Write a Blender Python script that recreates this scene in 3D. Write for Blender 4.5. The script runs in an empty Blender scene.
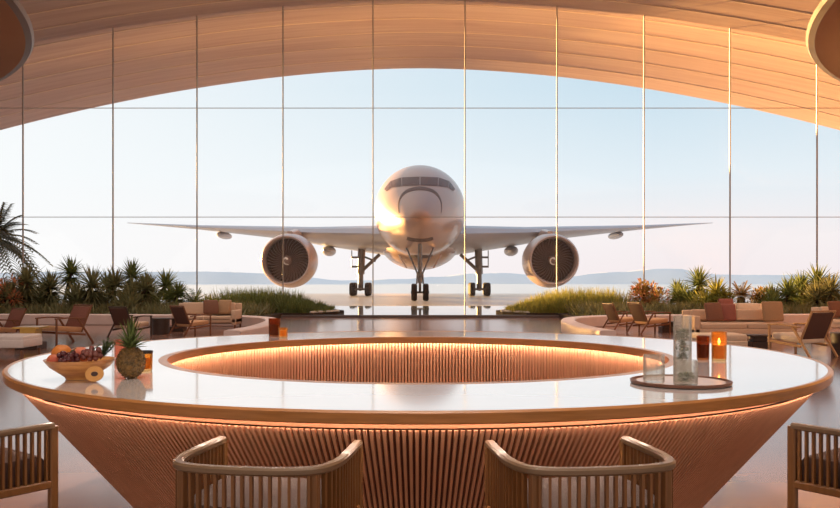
import bpy, bmesh, math, random
from mathutils import Vector, Matrix
from mathutils.bvhtree import BVHTree
PI = math.pi
rnd = random.Random(7)
scene = bpy.context.scene
COL = scene.collection
FPX, HOR, EYE = 843.0, 280.0, 1.6          # focal length in pixels, horizon row, eye height

def W(px, Y):                               # world x of an image column at depth Y
    return (px - 420.0) * Y / FPX
def Zat(py, Y):
    return EYE - (py - HOR) * Y / FPX

# ------------------------------------------------------------------ materials
def lin(c):
    return tuple((x / 12.92 if x <= 0.04045 else ((x + 0.055) / 1.055) ** 2.4) for x in (v / 255.0 for v in c))

def mat(name, rgb, rough=0.5, metal=0.0, coat=0.0, noise=0.0, nscale=8.0, bump=0.0, bscale=60.0, stretch=(1, 1, 1), rgb2=None, trans=0.0, ior=1.45, sheen=0.0, spec=0.5, alpha=1.0):
    m = bpy.data.materials.new(name); m.use_nodes = True
    nt = m.node_tree; b = nt.nodes['Principled BSDF']
    c = lin(rgb)
    b.inputs['Base Color'].default_value = (*c, 1)
    b.inputs['Roughness'].default_value = rough
    b.inputs['Metallic'].default_value = metal
    b.inputs['Coat Weight'].default_value = coat
    b.inputs['Coat Roughness'].default_value = 0.08
    b.inputs['Transmission Weight'].default_value = trans
    b.inputs['IOR'].default_value = ior
    b.inputs['Sheen Weight'].default_value = sheen
    b.inputs['Specular IOR Level'].default_value = spec
    b.inputs['Alpha'].default_value = alpha
    tc = nt.nodes.new('ShaderNodeTexCoord'); mp = nt.nodes.new('ShaderNodeMapping')
    mp.inputs['Scale'].default_value = stretch
    nt.links.new(tc.outputs['Object'], mp.inputs['Vector'])
    if noise > 0 or rgb2 is not None:
        n = nt.nodes.new('ShaderNodeTexNoise'); n.inputs['Scale'].default_value = nscale; n.inputs['Detail'].default_value = 5
        nt.links.new(mp.outputs['Vector'], n.inputs['Vector'])
        r = nt.nodes.new('ShaderNodeValToRGB')
        c2 = lin(rgb2) if rgb2 is not None else tuple(v * (1 - noise) for v in c)
        r.color_ramp.elements[0].position = 0.32; r.color_ramp.elements[0].color = (*c2, 1)
        r.color_ramp.elements[1].position = 0.68; r.color_ramp.elements[1].color = (*c, 1)
        nt.links.new(n.outputs['Fac'], r.inputs['Fac'])
        nt.links.new(r.outputs['Color'], b.inputs['Base Color'])
    if bump > 0:
        n2 = nt.nodes.new('ShaderNodeTexNoise'); n2.inputs['Scale'].default_value = bscale; n2.inputs['Detail'].default_value = 3
        nt.links.new(mp.outputs['Vector'], n2.inputs['Vector'])
        bp = nt.nodes.new('ShaderNodeBump'); bp.inputs['Strength'].default_value = bump; bp.inputs['Distance'].default_value = 0.01
        nt.links.new(n2.outputs['Fac'], bp.inputs['Height'])
        nt.links.new(bp.outputs['Normal'], b.inputs['Normal'])
    return m

def emit(name, rgb, strength):
    m = bpy.data.materials.new(name); m.use_nodes = True
    nt = m.node_tree; nt.nodes.clear()
    e = nt.nodes.new('ShaderNodeEmission'); o = nt.nodes.new('ShaderNodeOutputMaterial')
    e.inputs['Color'].default_value = (*lin(rgb), 1); e.inputs['Strength'].default_value = strength
    nt.links.new(e.outputs[0], o.inputs[0]); return m

def thin_glass(name, tint=(255, 255, 255), fac=1.0):
    m = bpy.data.materials.new(name); m.use_nodes = True
    nt = m.node_tree; nt.nodes.clear()
    t = nt.nodes.new('ShaderNodeBsdfTransparent'); t.inputs['Color'].default_value = (*lin(tint), 1)
    g = nt.nodes.new('ShaderNodeBsdfGlossy'); g.inputs['Roughness'].default_value = 0.02
    fr = nt.nodes.new('ShaderNodeFresnel'); fr.inputs['IOR'].default_value = 1.25
    mx = nt.nodes.new('ShaderNodeMixShader'); o = nt.nodes.new('ShaderNodeOutputMaterial')
    ma = nt.nodes.new('ShaderNodeMath'); ma.operation = 'MULTIPLY'; ma.inputs[1].default_value = fac
    nt.links.new(fr.outputs[0], ma.inputs[0]); nt.links.new(ma.outputs[0], mx.inputs[0])
    nt.links.new(t.outputs[0], mx.inputs[1]); nt.links.new(g.outputs[0], mx.inputs[2]); nt.links.new(mx.outputs[0], o.inputs[0])
    return m

def cut_glass(name, tint, body, k):
    m = thin_glass(name, tint, .7); nt = m.node_tree
    o = [n for n in nt.nodes if n.type == 'OUTPUT_MATERIAL'][0]; src = o.inputs[0].links[0].from_socket
    d = nt.nodes.new('ShaderNodeBsdfDiffuse'); d.inputs['Color'].default_value = (*lin(body), 1)
    t = nt.nodes.new('ShaderNodeBsdfTranslucent'); t.inputs['Color'].default_value = (*lin(body), 1)
    a = nt.nodes.new('ShaderNodeAddShader'); mx = nt.nodes.new('ShaderNodeMixShader')
    n = nt.nodes.new('ShaderNodeTexNoise'); n.inputs['Scale'].default_value = 45
    mr = nt.nodes.new('ShaderNodeMapRange'); mr.inputs['To Min'].default_value = k * .3; mr.inputs['To Max'].default_value = k * 1.7
    tc = nt.nodes.new('ShaderNodeTexCoord'); nt.links.new(tc.outputs['Object'], n.inputs['Vector'])
    nt.links.new(n.outputs['Fac'], mr.inputs['Value']); nt.links.new(mr.outputs[0], mx.inputs[0])
    hf = nt.nodes.new('ShaderNodeMixShader'); hf.inputs[0].default_value = .5
    nt.links.new(d.outputs[0], hf.inputs[1]); nt.links.new(t.outputs[0], hf.inputs[2])
    nt.links.new(src, mx.inputs[1]); nt.links.new(hf.outputs[0], mx.inputs[2]); nt.links.new(mx.outputs[0], o.inputs[0])
    return m
M = {}
M['floor'] = None
M['top'] = mat('white_solid_surface', (246, 243, 241), 0.07, coat=1.0, noise=0.02, nscale=3)
M['top'].node_tree.nodes['Principled BSDF'].inputs['Coat IOR'].default_value = 1.75
M['rim'] = mat('bronze_oak_rim', (178, 122, 68), 0.32, noise=0.25, nscale=6, stretch=(1, 1, 12), coat=0.2)
M['slat'] = mat('cherry_slat', (196, 143, 110), 0.5, noise=0.12, nscale=5, stretch=(3, 3, .4))
M['backing'] = mat('dark_backing', (92, 54, 36), 0.7, noise=0.1)
M['stool'] = mat('stool_oak', (122, 82, 44), 0.42, noise=0.25, nscale=9, stretch=(6, 6, .6))
M['rail'] = mat('stool_rail_oak', (116, 94, 70), 0.35, noise=0.22, nscale=10, stretch=(1, 1, 6), coat=.15)
M['cushion'] = mat('mauve_brown_cloth', (72, 50, 40), 0.9, noise=0.18, nscale=40, bump=0.3, bscale=300, sheen=.3)
M['cushion_dark'] = mat('dark_brown_cloth', (74, 52, 44), 0.9, noise=0.2, nscale=40, bump=0.3, bscale=300)
M['teak'] = mat('teak', (128, 82, 56), 0.5, noise=0.25, nscale=8, stretch=(5, 5, 1))
M['teak_light'] = mat('light_teak', (190, 146, 104), 0.5, noise=0.2, nscale=8, stretch=(5, 5, 1))
M['dark_wood'] = mat('dark_wood', (70, 54, 46), 0.5, noise=0.2, nscale=8)
M['rust_web'] = mat('rust_webbing', (142, 92, 78), 0.85, noise=0.25, nscale=60, bump=.3, bscale=200)
M['brown_web'] = mat('brown_webbing', (96, 66, 56), 0.85, noise=0.25, nscale=60, bump=.3, bscale=200)
M['tan'] = mat('tan_cloth', (206, 160, 120), 0.9, noise=0.1, nscale=30, bump=.2, bscale=200)
M['cream'] = mat('cream_cloth', (226, 206, 184), 0.9, noise=0.08, nscale=30, bump=.2, bscale=200)
M['white_cloth'] = mat('white_cloth', (226, 218, 214), 0.9, noise=0.06, nscale=30, bump=.2, bscale=200)
M['beige'] = mat('beige_cloth', (208, 178, 152), 0.9, noise=0.08, nscale=30, bump=.2, bscale=200)
M['pillow_brown'] = mat('brown_pillow', (128, 88, 70), 0.9, noise=0.15, nscale=30)
M['pillow_rust'] = mat('rust_pillow', (150, 90, 78), 0.9, noise=0.15, nscale=30)
M['pillow_tan'] = mat('tan_pillow', (176, 140, 106), 0.9, noise=0.12, nscale=30)
M['gold'] = mat('brushed_gold', (200, 158, 84), 0.3, metal=.8, noise=.1)
M['stone'] = mat('pale_plaster', (222, 202, 196), 0.6, noise=.06, nscale=4, bump=.1, bscale=30)
M['kerb'] = mat('dark_kerb_stone', (96, 84, 82), 0.4, noise=.15, nscale=10)
M['soil'] = mat('planting_soil', (66, 52, 42), 0.95, noise=.4, nscale=12, bump=.5, bscale=30)
M['mull'] = mat('champagne_mullion', (172, 160, 150), 0.45, metal=0.2)
M['pebble'] = mat('white_pebble', (222, 216, 208), 0.6, noise=.1)
M['leaf_dark'] = mat('dark_green_leaf', (146, 140, 96), 0.5, rgb2=(108, 110, 78), nscale=3)
M['leaf_mid'] = mat('mid_green_leaf', (134, 142, 82), 0.5, rgb2=(94, 108, 62), nscale=3)
M['leaf_yellow'] = mat('yellow_green_leaf', (176, 166, 86), 0.5, rgb2=(120, 130, 66), nscale=3)
M['leaf_bronze'] = mat('bronze_leaf', (190, 146, 96), 0.6, rgb2=(116, 118, 66), nscale=4)
M['flower'] = mat('coral_flower', (234, 168, 126), 0.6, rgb2=(214, 128, 92), nscale=6)
M['bark'] = mat('grey_brown_bark', (98, 76, 60), 0.9, noise=.4, nscale=14, bump=.6, bscale=40)
M['plane'] = mat('aircraft_paint', (180, 146, 128), 0.34, metal=.3, coat=.35, noise=.04, nscale=.6)
M['wing'] = mat('wing_grey_paint', (172, 172, 182), 0.4, metal=.2, noise=.06, nscale=.5)
M['seam_and_shade'] = mat('dark_seam_and_shade', (104, 78, 68), 0.6, noise=.1)  # dark seams, plus the painted gap shade beside the nose
M['cockpit'] = mat('cockpit_glass', (140, 106, 92), 0.25, coat=.2, noise=.1)
M['fan'] = mat('fan_blade_titanium', (176, 146, 132), 0.5, metal=.0, noise=.2, nscale=3)
M['fan_back'] = mat('fan_duct', (140, 114, 102), 0.7, noise=.1)
M['cowl'] = mat('nacelle_paint', (188, 164, 154), 0.3, metal=.3, noise=.05, nscale=.5)
M['tyre'] = mat('tyre_rubber', (58, 50, 48), 0.8, noise=.15, nscale=8)
M['gearmetal'] = mat('gear_grey_metal', (132, 124, 120), 0.4, metal=.5, noise=.15, nscale=4)
M['marking'] = mat('white_marking', (232, 226, 220), 0.5, noise=.02)
M['apron'] = mat('wet_apron', (196, 192, 192), 0.3, noise=.12, nscale=.08, stretch=(1, 3, 1))
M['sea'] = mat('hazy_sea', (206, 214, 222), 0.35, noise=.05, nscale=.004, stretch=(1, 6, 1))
M['hill'] = mat('hill_haze_tint', (214, 226, 236), 1.0, noise=.06, nscale=.004, spec=0)  # distance haze is put into the pale blue base colour
M['canopy'] = mat('canopy_plaster', (196, 156, 124), 0.7, noise=.08, nscale=.4)
M['canopy_edge'] = mat('canopy_edge_metal', (140, 126, 116), 0.45, noise=.05)
M['wall'] = mat('sun_block_timber', (150, 112, 88), 0.7, noise=.15, nscale=.5)  # worn only by the added sun blocker
M['led'] = emit('warm_led', (255, 228, 206), 42.0)
M['glass_wall'] = thin_glass('facade_glass', (252, 253, 253), .8)
M['glass'] = cut_glass('clear_glass', (252, 253, 252), (226, 222, 212), .22)
M['amber'] = cut_glass('amber_glass', (255, 230, 184), (238, 178, 96), .2)
M['amber_dark'] = cut_glass('dark_amber_glass', (226, 176, 132), (160, 92, 56), .2)
M['rose_glass'] = cut_glass('rose_glass', (246, 216, 202), (226, 150, 120), .25)
M['yellow_wax'] = mat('honey_wax', (226, 168, 84), 0.5, noise=.15, nscale=20)
M['black'] = mat('black_rim', (34, 28, 24), 0.5, noise=.1)
M['tray_wood'] = mat('tray_walnut', (104, 66, 48), 0.4, noise=.2, nscale=20)
M['tray_in'] = mat('tray_pale_inlay', (206, 186, 176), 0.25, noise=.06)
M['bowl'] = mat('olive_wood_bowl', (206, 152, 86), 0.35, rgb2=(160, 100, 54), nscale=9, stretch=(1, 1, 5), coat=.3)
M['orange'] = mat('orange_peel', (204, 124, 48), 0.45, noise=.15, nscale=30, bump=.25, bscale=260)
M['peach'] = mat('peach_skin', (176, 78, 60), 0.6, rgb2=(206, 130, 84), nscale=12)
M['grape_red'] = mat('red_grape', (88, 40, 44), 0.25, noise=.3, nscale=30, coat=.3)
M['grape_pink'] = mat('pink_grape', (122, 72, 66), 0.25, noise=.3, nscale=30, coat=.3)
M['herb'] = mat('herb_green', (92, 112, 70), 0.6, noise=.3, nscale=40)
M['papaya'] = mat('papaya_skin', (206, 158, 84), 0.5, noise=.2, nscale=20)
M['flesh'] = mat('papaya_flesh', (196, 144, 78), 0.45, noise=.1, nscale=30)
M['seed'] = mat('papaya_seeds', (60, 34, 24), 0.3, noise=.3, nscale=80)
M['pine'] = mat('pineapple_skin', (124, 94, 48), 0.55, rgb2=(70, 58, 32), nscale=50)
M['pine_leaf'] = mat('pineapple_leaf', (104, 120, 66), 0.5, rgb2=(70, 84, 50), nscale=20)
M['ice'] = mat('iced_water', (236, 238, 232), 0.05, trans=1.0, ior=1.2, noise=.02)

for k_ in ('leaf_dark', 'leaf_mid', 'leaf_yellow', 'leaf_bronze', 'flower', 'herb', 'pine_leaf'):
    nt_ = M[k_].node_tree; b_ = nt_.nodes['Principled BSDF']; o_ = [n for n in nt_.nodes if n.type == 'OUTPUT_MATERIAL'][0]
    tl = nt_.nodes.new('ShaderNodeBsdfTranslucent'); ms = nt_.nodes.new('ShaderNodeMixShader'); ms.inputs[0].default_value = .42
    src_ = b_.inputs['Base Color'].links[0].from_socket
    nt_.links.new(src_, tl.inputs['Color']); nt_.links.new(b_.outputs[0], ms.inputs[1]); nt_.links.new(tl.outputs[0], ms.inputs[2]); nt_.links.new(ms.outputs[0], o_.inputs[0])

def wood_ceiling():
    m = mat('ceiling_cedar', (214, 160, 128), 0.6)
    nt = m.node_tree; b = nt.nodes['Principled BSDF']
    mp = [n for n in nt.nodes if n.type == 'MAPPING'][0]; mp.inputs['Scale'].default_value = (.12, 2.2, .12)
    n = nt.nodes.new('ShaderNodeTexNoise'); n.inputs['Scale'].default_value = 1.3; n.inputs['Detail'].default_value = 7; n.inputs['Distortion'].default_value = .5
    r = nt.nodes.new('ShaderNodeValToRGB')
    r.color_ramp.elements[0].position = .3; r.color_ramp.elements[0].color = (*lin((196, 158, 146)), 1)
    r.color_ramp.elements[1].position = .7; r.color_ramp.elements[1].color = (*lin((214, 182, 168)), 1)
    nt.links.new(mp.outputs[0], n.inputs['Vector']); nt.links.new(n.outputs['Fac'], r.inputs['Fac']); nt.links.new(r.outputs[0], b.inputs['Base Color'])
    return m
M['ceiling'] = wood_ceiling()

def floor_mat():
    m = mat('polished_stone_floor', (196, 172, 164), 0.15, coat=.15)
    nt = m.node_tree; b = nt.nodes['Principled BSDF']
    mp = [n for n in nt.nodes if n.type == 'MAPPING'][0]
    n = nt.nodes.new('ShaderNodeTexNoise'); n.inputs['Scale'].default_value = .9; n.inputs['Detail'].default_value = 6; n.inputs['Distortion'].default_value = 1
    m2 = nt.nodes.new('ShaderNodeMapping'); m2.inputs['Scale'].default_value = (.5, 1.6, 1)
    tc = [x for x in nt.nodes if x.type == 'TEX_COORD'][0]
    nt.links.new(tc.outputs['Object'], m2.inputs['Vector']); nt.links.new(m2.outputs[0], n.inputs['Vector'])
    r = nt.nodes.new('ShaderNodeValToRGB')
    r.color_ramp.elements[0].position = .3; r.color_ramp.elements[0].color = (*lin((132, 96, 82)), 1)
    r.color_ramp.elements[1].position = .7; r.color_ramp.elements[1].color = (*lin((146, 108, 92)), 1)
    nt.links.new(n.outputs['Fac'], r.inputs['Fac'])
    br = nt.nodes.new('ShaderNodeTexBrick'); br.inputs['Scale'].default_value = 1.0
    br.inputs['Brick Width'].default_value = 3.0; br.inputs['Row Height'].default_value = 1.5; br.inputs['Mortar Size'].default_value = .008
    br.inputs['Mortar'].default_value = (*lin((128, 104, 96)), 1)
    nt.links.new(mp.outputs[0], br.inputs['Vector']); nt.links.new(r.outputs[0], br.inputs['Color1']); nt.links.new(r.outputs[0], br.inputs['Color2'])
    nt.links.new(br.outputs['Color'], b.inputs['Base Color'])
    return m
M['floor'] = floor_mat()

# ------------------------------------------------------------------ mesh helpers
def link(name, bm, m=None, parent=None, smooth=False, loc=None, rotz=0.0):
    me = bpy.data.meshes.new(name)
    bmesh.ops.recalc_face_normals(bm, faces=bm.faces[:])
    bm.to_mesh(me); bm.free()
    for x in (m if isinstance(m, (list, tuple)) else [m]):
        if x: me.materials.append(x)
    if smooth:
        for p in me.polygons: p.use_smooth = True
        if smooth != True:
            try: me.set_sharp_from_angle(angle=math.radians(smooth))
            except Exception: pass
    o = bpy.data.objects.new(name, me); COL.objects.link(o)
    if parent: o.parent = parent
    if loc: o.location = loc
    if rotz: o.rotation_euler.z = rotz
    return o

def tag(o, label, cat, group=None, kind=None):
    o['label'] = label; o['category'] = cat
    if group: o['group'] = group
    if kind: o['kind'] = kind
    return o

def thing(name, label, cat, loc=(0, 0, 0), rotz=0, group=None):
    o = bpy.data.objects.new(name, None); COL.objects.link(o)
    o.location = loc; o.rotation_euler.z = rotz; o.empty_display_size = .1
    return tag(o, label, cat, group)

def struct(o, label=None):
    o['kind'] = 'structure'
    if label: o['label'] = label
    return o

def dup(root, loc, rotz, label, scale=None):
    r = root.copy(); COL.objects.link(r); r.location = loc; r.rotation_euler.z = rotz; r['label'] = label
    if scale: r.scale = scale
    for ch in list(root.children):
        c = ch.copy(); COL.objects.link(c); c.parent = r
        for g in list(ch.children):
            d = g.copy(); COL.objects.link(d); d.parent = c
    return r

def box(bm, c, s, bev=0.0, rot=None, seg=2):
    r = bmesh.ops.create_cube(bm, size=1.0)
    vs = r['verts']
    mt = Matrix.Translation(Vector(c)) @ (rot.to_4x4() if rot else Matrix.Identity(4)) @ Matrix.Diagonal((*s, 1))
    bmesh.ops.transform(bm, matrix=mt, verts=vs)
    if bev > 0:
        es = list({e for v in vs for e in v.link_edges})
        bmesh.ops.bevel(bm, geom=es, offset=bev, segments=seg, profile=.5, affect='EDGES')
    return bm

def rotx(a): return Matrix.Rotation(a, 3, 'X')
def roty(a): return Matrix.Rotation(a, 3, 'Y')
def rotzm(a): return Matrix.Rotation(a, 3, 'Z')

def frame_along(pts, closed=False):
    out = []
    n = len(pts)
    for i in range(n):
        if closed: t = pts[(i + 1) % n] - pts[i - 1]
        else: t = pts[min(i + 1, n - 1)] - pts[max(i - 1, 0)]
        t.normalize()
        up = Vector((0, 0, 1)) if abs(t.z) < .95 else Vector((1, 0, 0))
        s = t.cross(up).normalized(); u = s.cross(t).normalized()
        out.append((s, u))
    return out

def sweep(bm, pts, prof, closed=False, scales=None):
    """prof: list of (side, up) offsets swept along pts"""
    pts = [Vector(p) for p in pts]; fr = frame_along(pts, closed)
    rings = []
    for i, p in enumerate(pts):
        s, u = fr[i]; k = scales[i] if scales else 1.0
        rings.append([bm.verts.new(p + s * (a * k) + u * (b * k)) for a, b in prof])
    n = len(prof)
    rng = range(len(pts) if closed else len(pts) - 1)
    for i in rng:
        A, B = rings[i], rings[(i + 1) % len(pts)]
        for j in range(n):
            bm.faces.new((A[j], A[(j + 1) % n], B[(j + 1) % n], B[j]))
    if not closed:
        bm.faces.new(rings[0][::-1]); bm.faces.new(rings[-1])
    return bm

def circ(r, n=8):
    return [(r * math.cos(2 * PI * k / n), r * math.sin(2 * PI * k / n)) for k in range(n)]
def rect(w, h, b=0.0):
    w, h = w / 2, h / 2
    if b <= 0: return [(-w, -h), (w, -h), (w, h), (-w, h)]
    return [(-w + b, -h), (w - b, -h), (w, -h + b), (w, h - b), (w - b, h), (-w + b, h), (-w, h - b), (-w, -h + b)]

def tube(bm, pts, r, n=8, scales=None):
    return sweep(bm, pts, circ(r, n), scales=scales)

def lathe(bm, prof, n=48, c=(0, 0, 0), closed=False, axis='Z'):
    """prof: list of (r, z)"""
    rings = []
    for r, z in prof:
        if r < 1e-6:
            rings.append([bm.verts.new((c[0], c[1], c[2] + z))])
        else:
            rings.append([bm.verts.new((c[0] + r * math.cos(2 * PI * k / n), c[1] + r * math.sin(2 * PI * k / n), c[2] + z)) for k in range(n)])
    m = len(rings)
    for i in range(m if closed else m - 1):
        A, B = rings[i], rings[(i + 1) % m]
        if len(A) == 1 and len(B) == 1: continue
        for k in range(n):
            if len(A) == 1: bm.faces.new((A[0], B[k], B[(k + 1) % n]))
            elif len(B) == 1: bm.faces.new((A[k], A[(k + 1) % n], B[0]))
            else: bm.faces.new((A[k], A[(k + 1) % n], B[(k + 1) % n], B[k]))
    return bm

def sphere(bm, c, r, seg=16, sc=(1, 1, 1), rot=None):
    q = bmesh.ops.create_uvsphere(bm, u_segments=seg, v_segments=max(6, seg // 2 + 2), radius=r)
    mt = Matrix.Translation(Vector(c)) @ (rot.to_4x4() if rot else Matrix.Identity(4)) @ Matrix.Diagonal((*sc, 1))
    bmesh.ops.transform(bm, matrix=mt, verts=q['verts']); return bm

def B(): return bmesh.new()

def prism(bm, poly, z0, z1):
    a = [bm.verts.new((x, y, z0)) for x, y in poly]; b = [bm.verts.new((x, y, z1)) for x, y in poly]
    n = len(poly)
    bm.faces.new(a[::-1]); bm.faces.new(b)
    for i in range(n): bm.faces.new((a[i], a[(i + 1) % n], b[(i + 1) % n], b[i]))
    return bm

def smooth_path(pts, n=8, closed=False):
    pts = [Vector(p) for p in pts]; out = []
    m = len(pts)
    for i in range(m if closed else m - 1):
        if closed: p0, p1, p2, p3 = pts[i - 1], pts[i], pts[(i + 1) % m], pts[(i + 2) % m]
        else: p0, p1, p2, p3 = pts[max(i - 1, 0)], pts[i], pts[i + 1], pts[min(i + 2, m - 1)]
        for k in range(n):
            t = k / n
            out.append(.5 * ((2 * p1) + (p2 - p0) * t + (2 * p0 - 5 * p1 + 4 * p2 - p3) * t * t + (3 * p1 - p0 - 3 * p2 + p3) * t ** 3))
    if not closed: out.append(pts[-1])
    return out

# ================================================================== SETTING
FAC = 45.0                                   # depth of the glass wall
ROOF_E = 60.0                                # depth of the roof edge
def arch(x):
    return EYE + 210 * ROOF_E / FPX - (62 * ROOF_E / FPX) * (min(abs(x), 60) / (420 * ROOF_E / FPX)) ** 1.8

bm = B(); prism(bm, [(-60, -14), (60, -14), (60, FAC), (-60, FAC)], -.3, 0.0)
struct(link('floor', bm, M['floor']), 'polished beige stone floor of the lounge')
bm = B(); prism(bm, [(-260, FAC), (260, FAC), (260, 100), (-260, 100)], -6.5, 0.0)
g = struct(link('ground', bm, M['apron']), 'grey apron the airliner is parked on')
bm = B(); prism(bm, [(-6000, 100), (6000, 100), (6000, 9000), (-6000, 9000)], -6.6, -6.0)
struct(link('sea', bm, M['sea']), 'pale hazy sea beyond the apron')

# hills: height field ridges
def ridge(px):
    P = [(-300, 274), (0, 272.5), (60, 271.5), (128, 271.5), (210, 271.6), (262, 273), (300, 277), (345, 280.5), (400, 279), (440, 276.5), (470, 273.5), (510, 273), (545, 276.5), (570, 276.5), (593, 273.2), (627, 271.5), (642, 270), (657, 268.4), (677, 268.8), (694, 271.5), (720, 274.5), (760, 275), (800, 274.5), (850, 276), (1200, 275)]
    for (a, ya), (b, yb) in zip(P, P[1:]):
        if a <= px <= b:
            t = (px - a) / (b - a); t = t * t * (3 - 2 * t); return ya + (yb - ya) * t
    return 276
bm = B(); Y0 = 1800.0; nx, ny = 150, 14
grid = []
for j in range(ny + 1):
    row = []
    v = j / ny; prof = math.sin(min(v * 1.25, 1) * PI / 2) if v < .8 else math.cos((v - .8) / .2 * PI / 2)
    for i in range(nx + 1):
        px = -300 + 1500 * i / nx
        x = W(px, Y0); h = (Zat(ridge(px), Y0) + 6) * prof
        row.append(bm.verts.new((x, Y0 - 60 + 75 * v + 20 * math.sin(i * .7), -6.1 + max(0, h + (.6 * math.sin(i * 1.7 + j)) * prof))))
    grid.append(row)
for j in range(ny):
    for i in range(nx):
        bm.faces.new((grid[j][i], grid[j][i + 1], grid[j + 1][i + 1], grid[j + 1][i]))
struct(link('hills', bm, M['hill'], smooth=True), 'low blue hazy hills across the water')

# ceiling: vaulted cedar soffit in lapped bands
XS = [-46 + 92 * i / 92 for i in range(93)]
ys = [ROOF_E]
k = 1
while ys[-1] > -12:
    ys.append(ROOF_E / (1.0 + 0.056 * k + 0.0013 * k * k)); k += 1
    if ROOF_E / (1.0 + 0.056 * k) < 14: break
ys.append(-14.0)
prof = []                                    # (Y, dz) going inwards; each band climbs outwards and drops at its lap
prof.append((ROOF_E, 0.45)); prof.append((ROOF_E, 0.0))
for a, b in zip(ys, ys[1:]):
    prof.append((b + .04, 0.0)); prof.append((b, 0.26))
    prof[-2] = (b + .05, -0.02)
# each lap: outer band starts low at its inner edge, inner band ends high at its outer edge
P2 = [(ROOF_E + .02, .5), (ROOF_E, .12)]
for a, b in zip(ys, ys[1:]):
    P2.append((b, 0.0)); P2.append((b - .03, 0.02))
bm = B(); rows = []
for (y, dz) in P2[:-1]:
    rows.append([bm.verts.new((x, y, arch(x) + dz)) for x in XS])
for A_, B_ in zip(rows, rows[1:]):
    for i in range(len(XS) - 1): bm.faces.new((A_[i], A_[i + 1], B_[i + 1], B_[i]))
top = [[bm.verts.new((x, y, arch(x) + .9)) for x in XS] for y in (ROOF_E - .5, -14)]
for i in range(len(XS) - 1):
    bm.faces.new((rows[0][i], rows[0][i + 1], top[0][i + 1], top[0][i]))
    bm.faces.new((top[0][i], top[0][i + 1], top[1][i + 1], top[1][i]))
    bm.faces.new((rows[-1][i], rows[-1][i + 1], top[1][i + 1], top[1][i]))
ceil = struct(link('ceiling', bm, M['ceiling']), 'vaulted cedar ceiling of lapped bands')
M['lap'] = mat('lap_highlight_cream', (238, 208, 184), 0.5, noise=.04, nscale=.5)  # pale strips paint the light caught along the lap edges
for b in ys[1:-1]:
    bm = B(); rr = []
    for x in XS:
        z = arch(x); rr.append([bm.verts.new((x, b + q, z + e)) for q, e in ((.05, -.004), (.05, .03), (-.05, .03), (-.05, -.004))])
    for A_, B_ in zip(rr, rr[1:]):
        for k in range(4): bm.faces.new((A_[k], A_[(k + 1) % 4], B_[(k + 1) % 4], B_[k]))
    bm.faces.new(rr[0]); bm.faces.new(rr[-1])
    link('lap_highlight', bm, M['lap'], ceil)

# the glass wall
MX = [-67, 23, 113, 197, 283, 373, 465, 557, 644, 730, 817, 907]
win = bpy.data.objects.new('window_1', None); COL.objects.link(win); win['kind'] = 'structure'; win['label'] = 'tall glass wall facing the apron'
win.location = (0, FAC, 0)
for px in MX:
    x = W(px, FAC); bm = B()
    h = arch(x) + .12
    box(bm, (x, 0, h / 2), (.055, .10, h), .008)
    link('mullion', bm, M['mull'], win)
for z in (10.78, 4.96):
    bm = B(); box(bm, (0, .02, z), (W(907, FAC) - W(-67, FAC), .04, .032), .004); link('transom', bm, M['mull'], win)
for pa, pb in zip(MX, MX[1:]):
    xa, xb = W(pa, FAC), W(pb, FAC); bm = B()
    t = [xa + (xb - xa) * q / 4 for q in range(5)]
    pl = [(xa, .03)] + [(xb, .03)] + [(x, arch(x) + .05) for x in reversed(t)]
    f0 = [bm.verts.new((x, .03, z)) for x, z in pl]; f1 = [bm.verts.new((x, .055, z)) for x, z in pl]
    bm.faces.new(f0); bm.faces.new(f1[::-1])
    for i in range(len(pl)): bm.faces.new((f0[i], f0[(i + 1) % len(pl)], f1[(i + 1) % len(pl)], f1[i]))
    link('glass_pane', bm, M['glass_wall'], win)

# overhead flared canopies on columns (only their rims show, in the top corners)
for s, nm in ((1, 'right'), (-1, 'left')):
    t = bpy.data.objects.new('column_' + nm, None); COL.objects.link(t); t['kind'] = 'structure'
    t['label'] = 'flared mushroom column whose round canopy shows in the top %s corner' % nm
    t.location = (25.2 * s, 16.1, 0)
    bm = B(); n = 160
    lathe(bm, [(16.0, 8.02), (13.5, 7.88), (10, 7.3), (6, 5.9), (3.4, 3.6), (2.6, 1.2), (2.5, 0)], n)
    link('canopy_shell', bm, M['canopy'], t, smooth=True)
    bm = B(); lathe(bm, [(16.0, 8.02), (16.16, 8.05), (16.22, 8.14), (16.16, 8.22), (15.5, 8.3), (0, 8.3)], n)
    link('canopy_rim', bm, M['canopy_edge'], t, smooth=40)

# low curved plaster walls round the seating, reflecting pool, planting beds
def low_wall(sx):
    pts = [(-26, 31.2), (-16, 30.4), (-9.5, 29.9), (-6.6, 29.2), (-5.2, 27.9), (-4.6, 26.2), (-4.38, 24.2), (-4.35, 22.2), (-4.55, 20.4)]
    path = smooth_path([(x * sx, y, 0) for x, y in pts], 8)
    bm = B(); sweep(bm, [(p.x, p.y, .19) for p in path], rect(.42, .38, .03))
    return bm
struct(link('trim_1', low_wall(1), M['stone'], smooth=30), 'low curved plaster wall round the left seating area')
struct(link('trim_2', low_wall(-1), M['stone'], smooth=30), 'low curved plaster wall round the right seating area')

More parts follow.
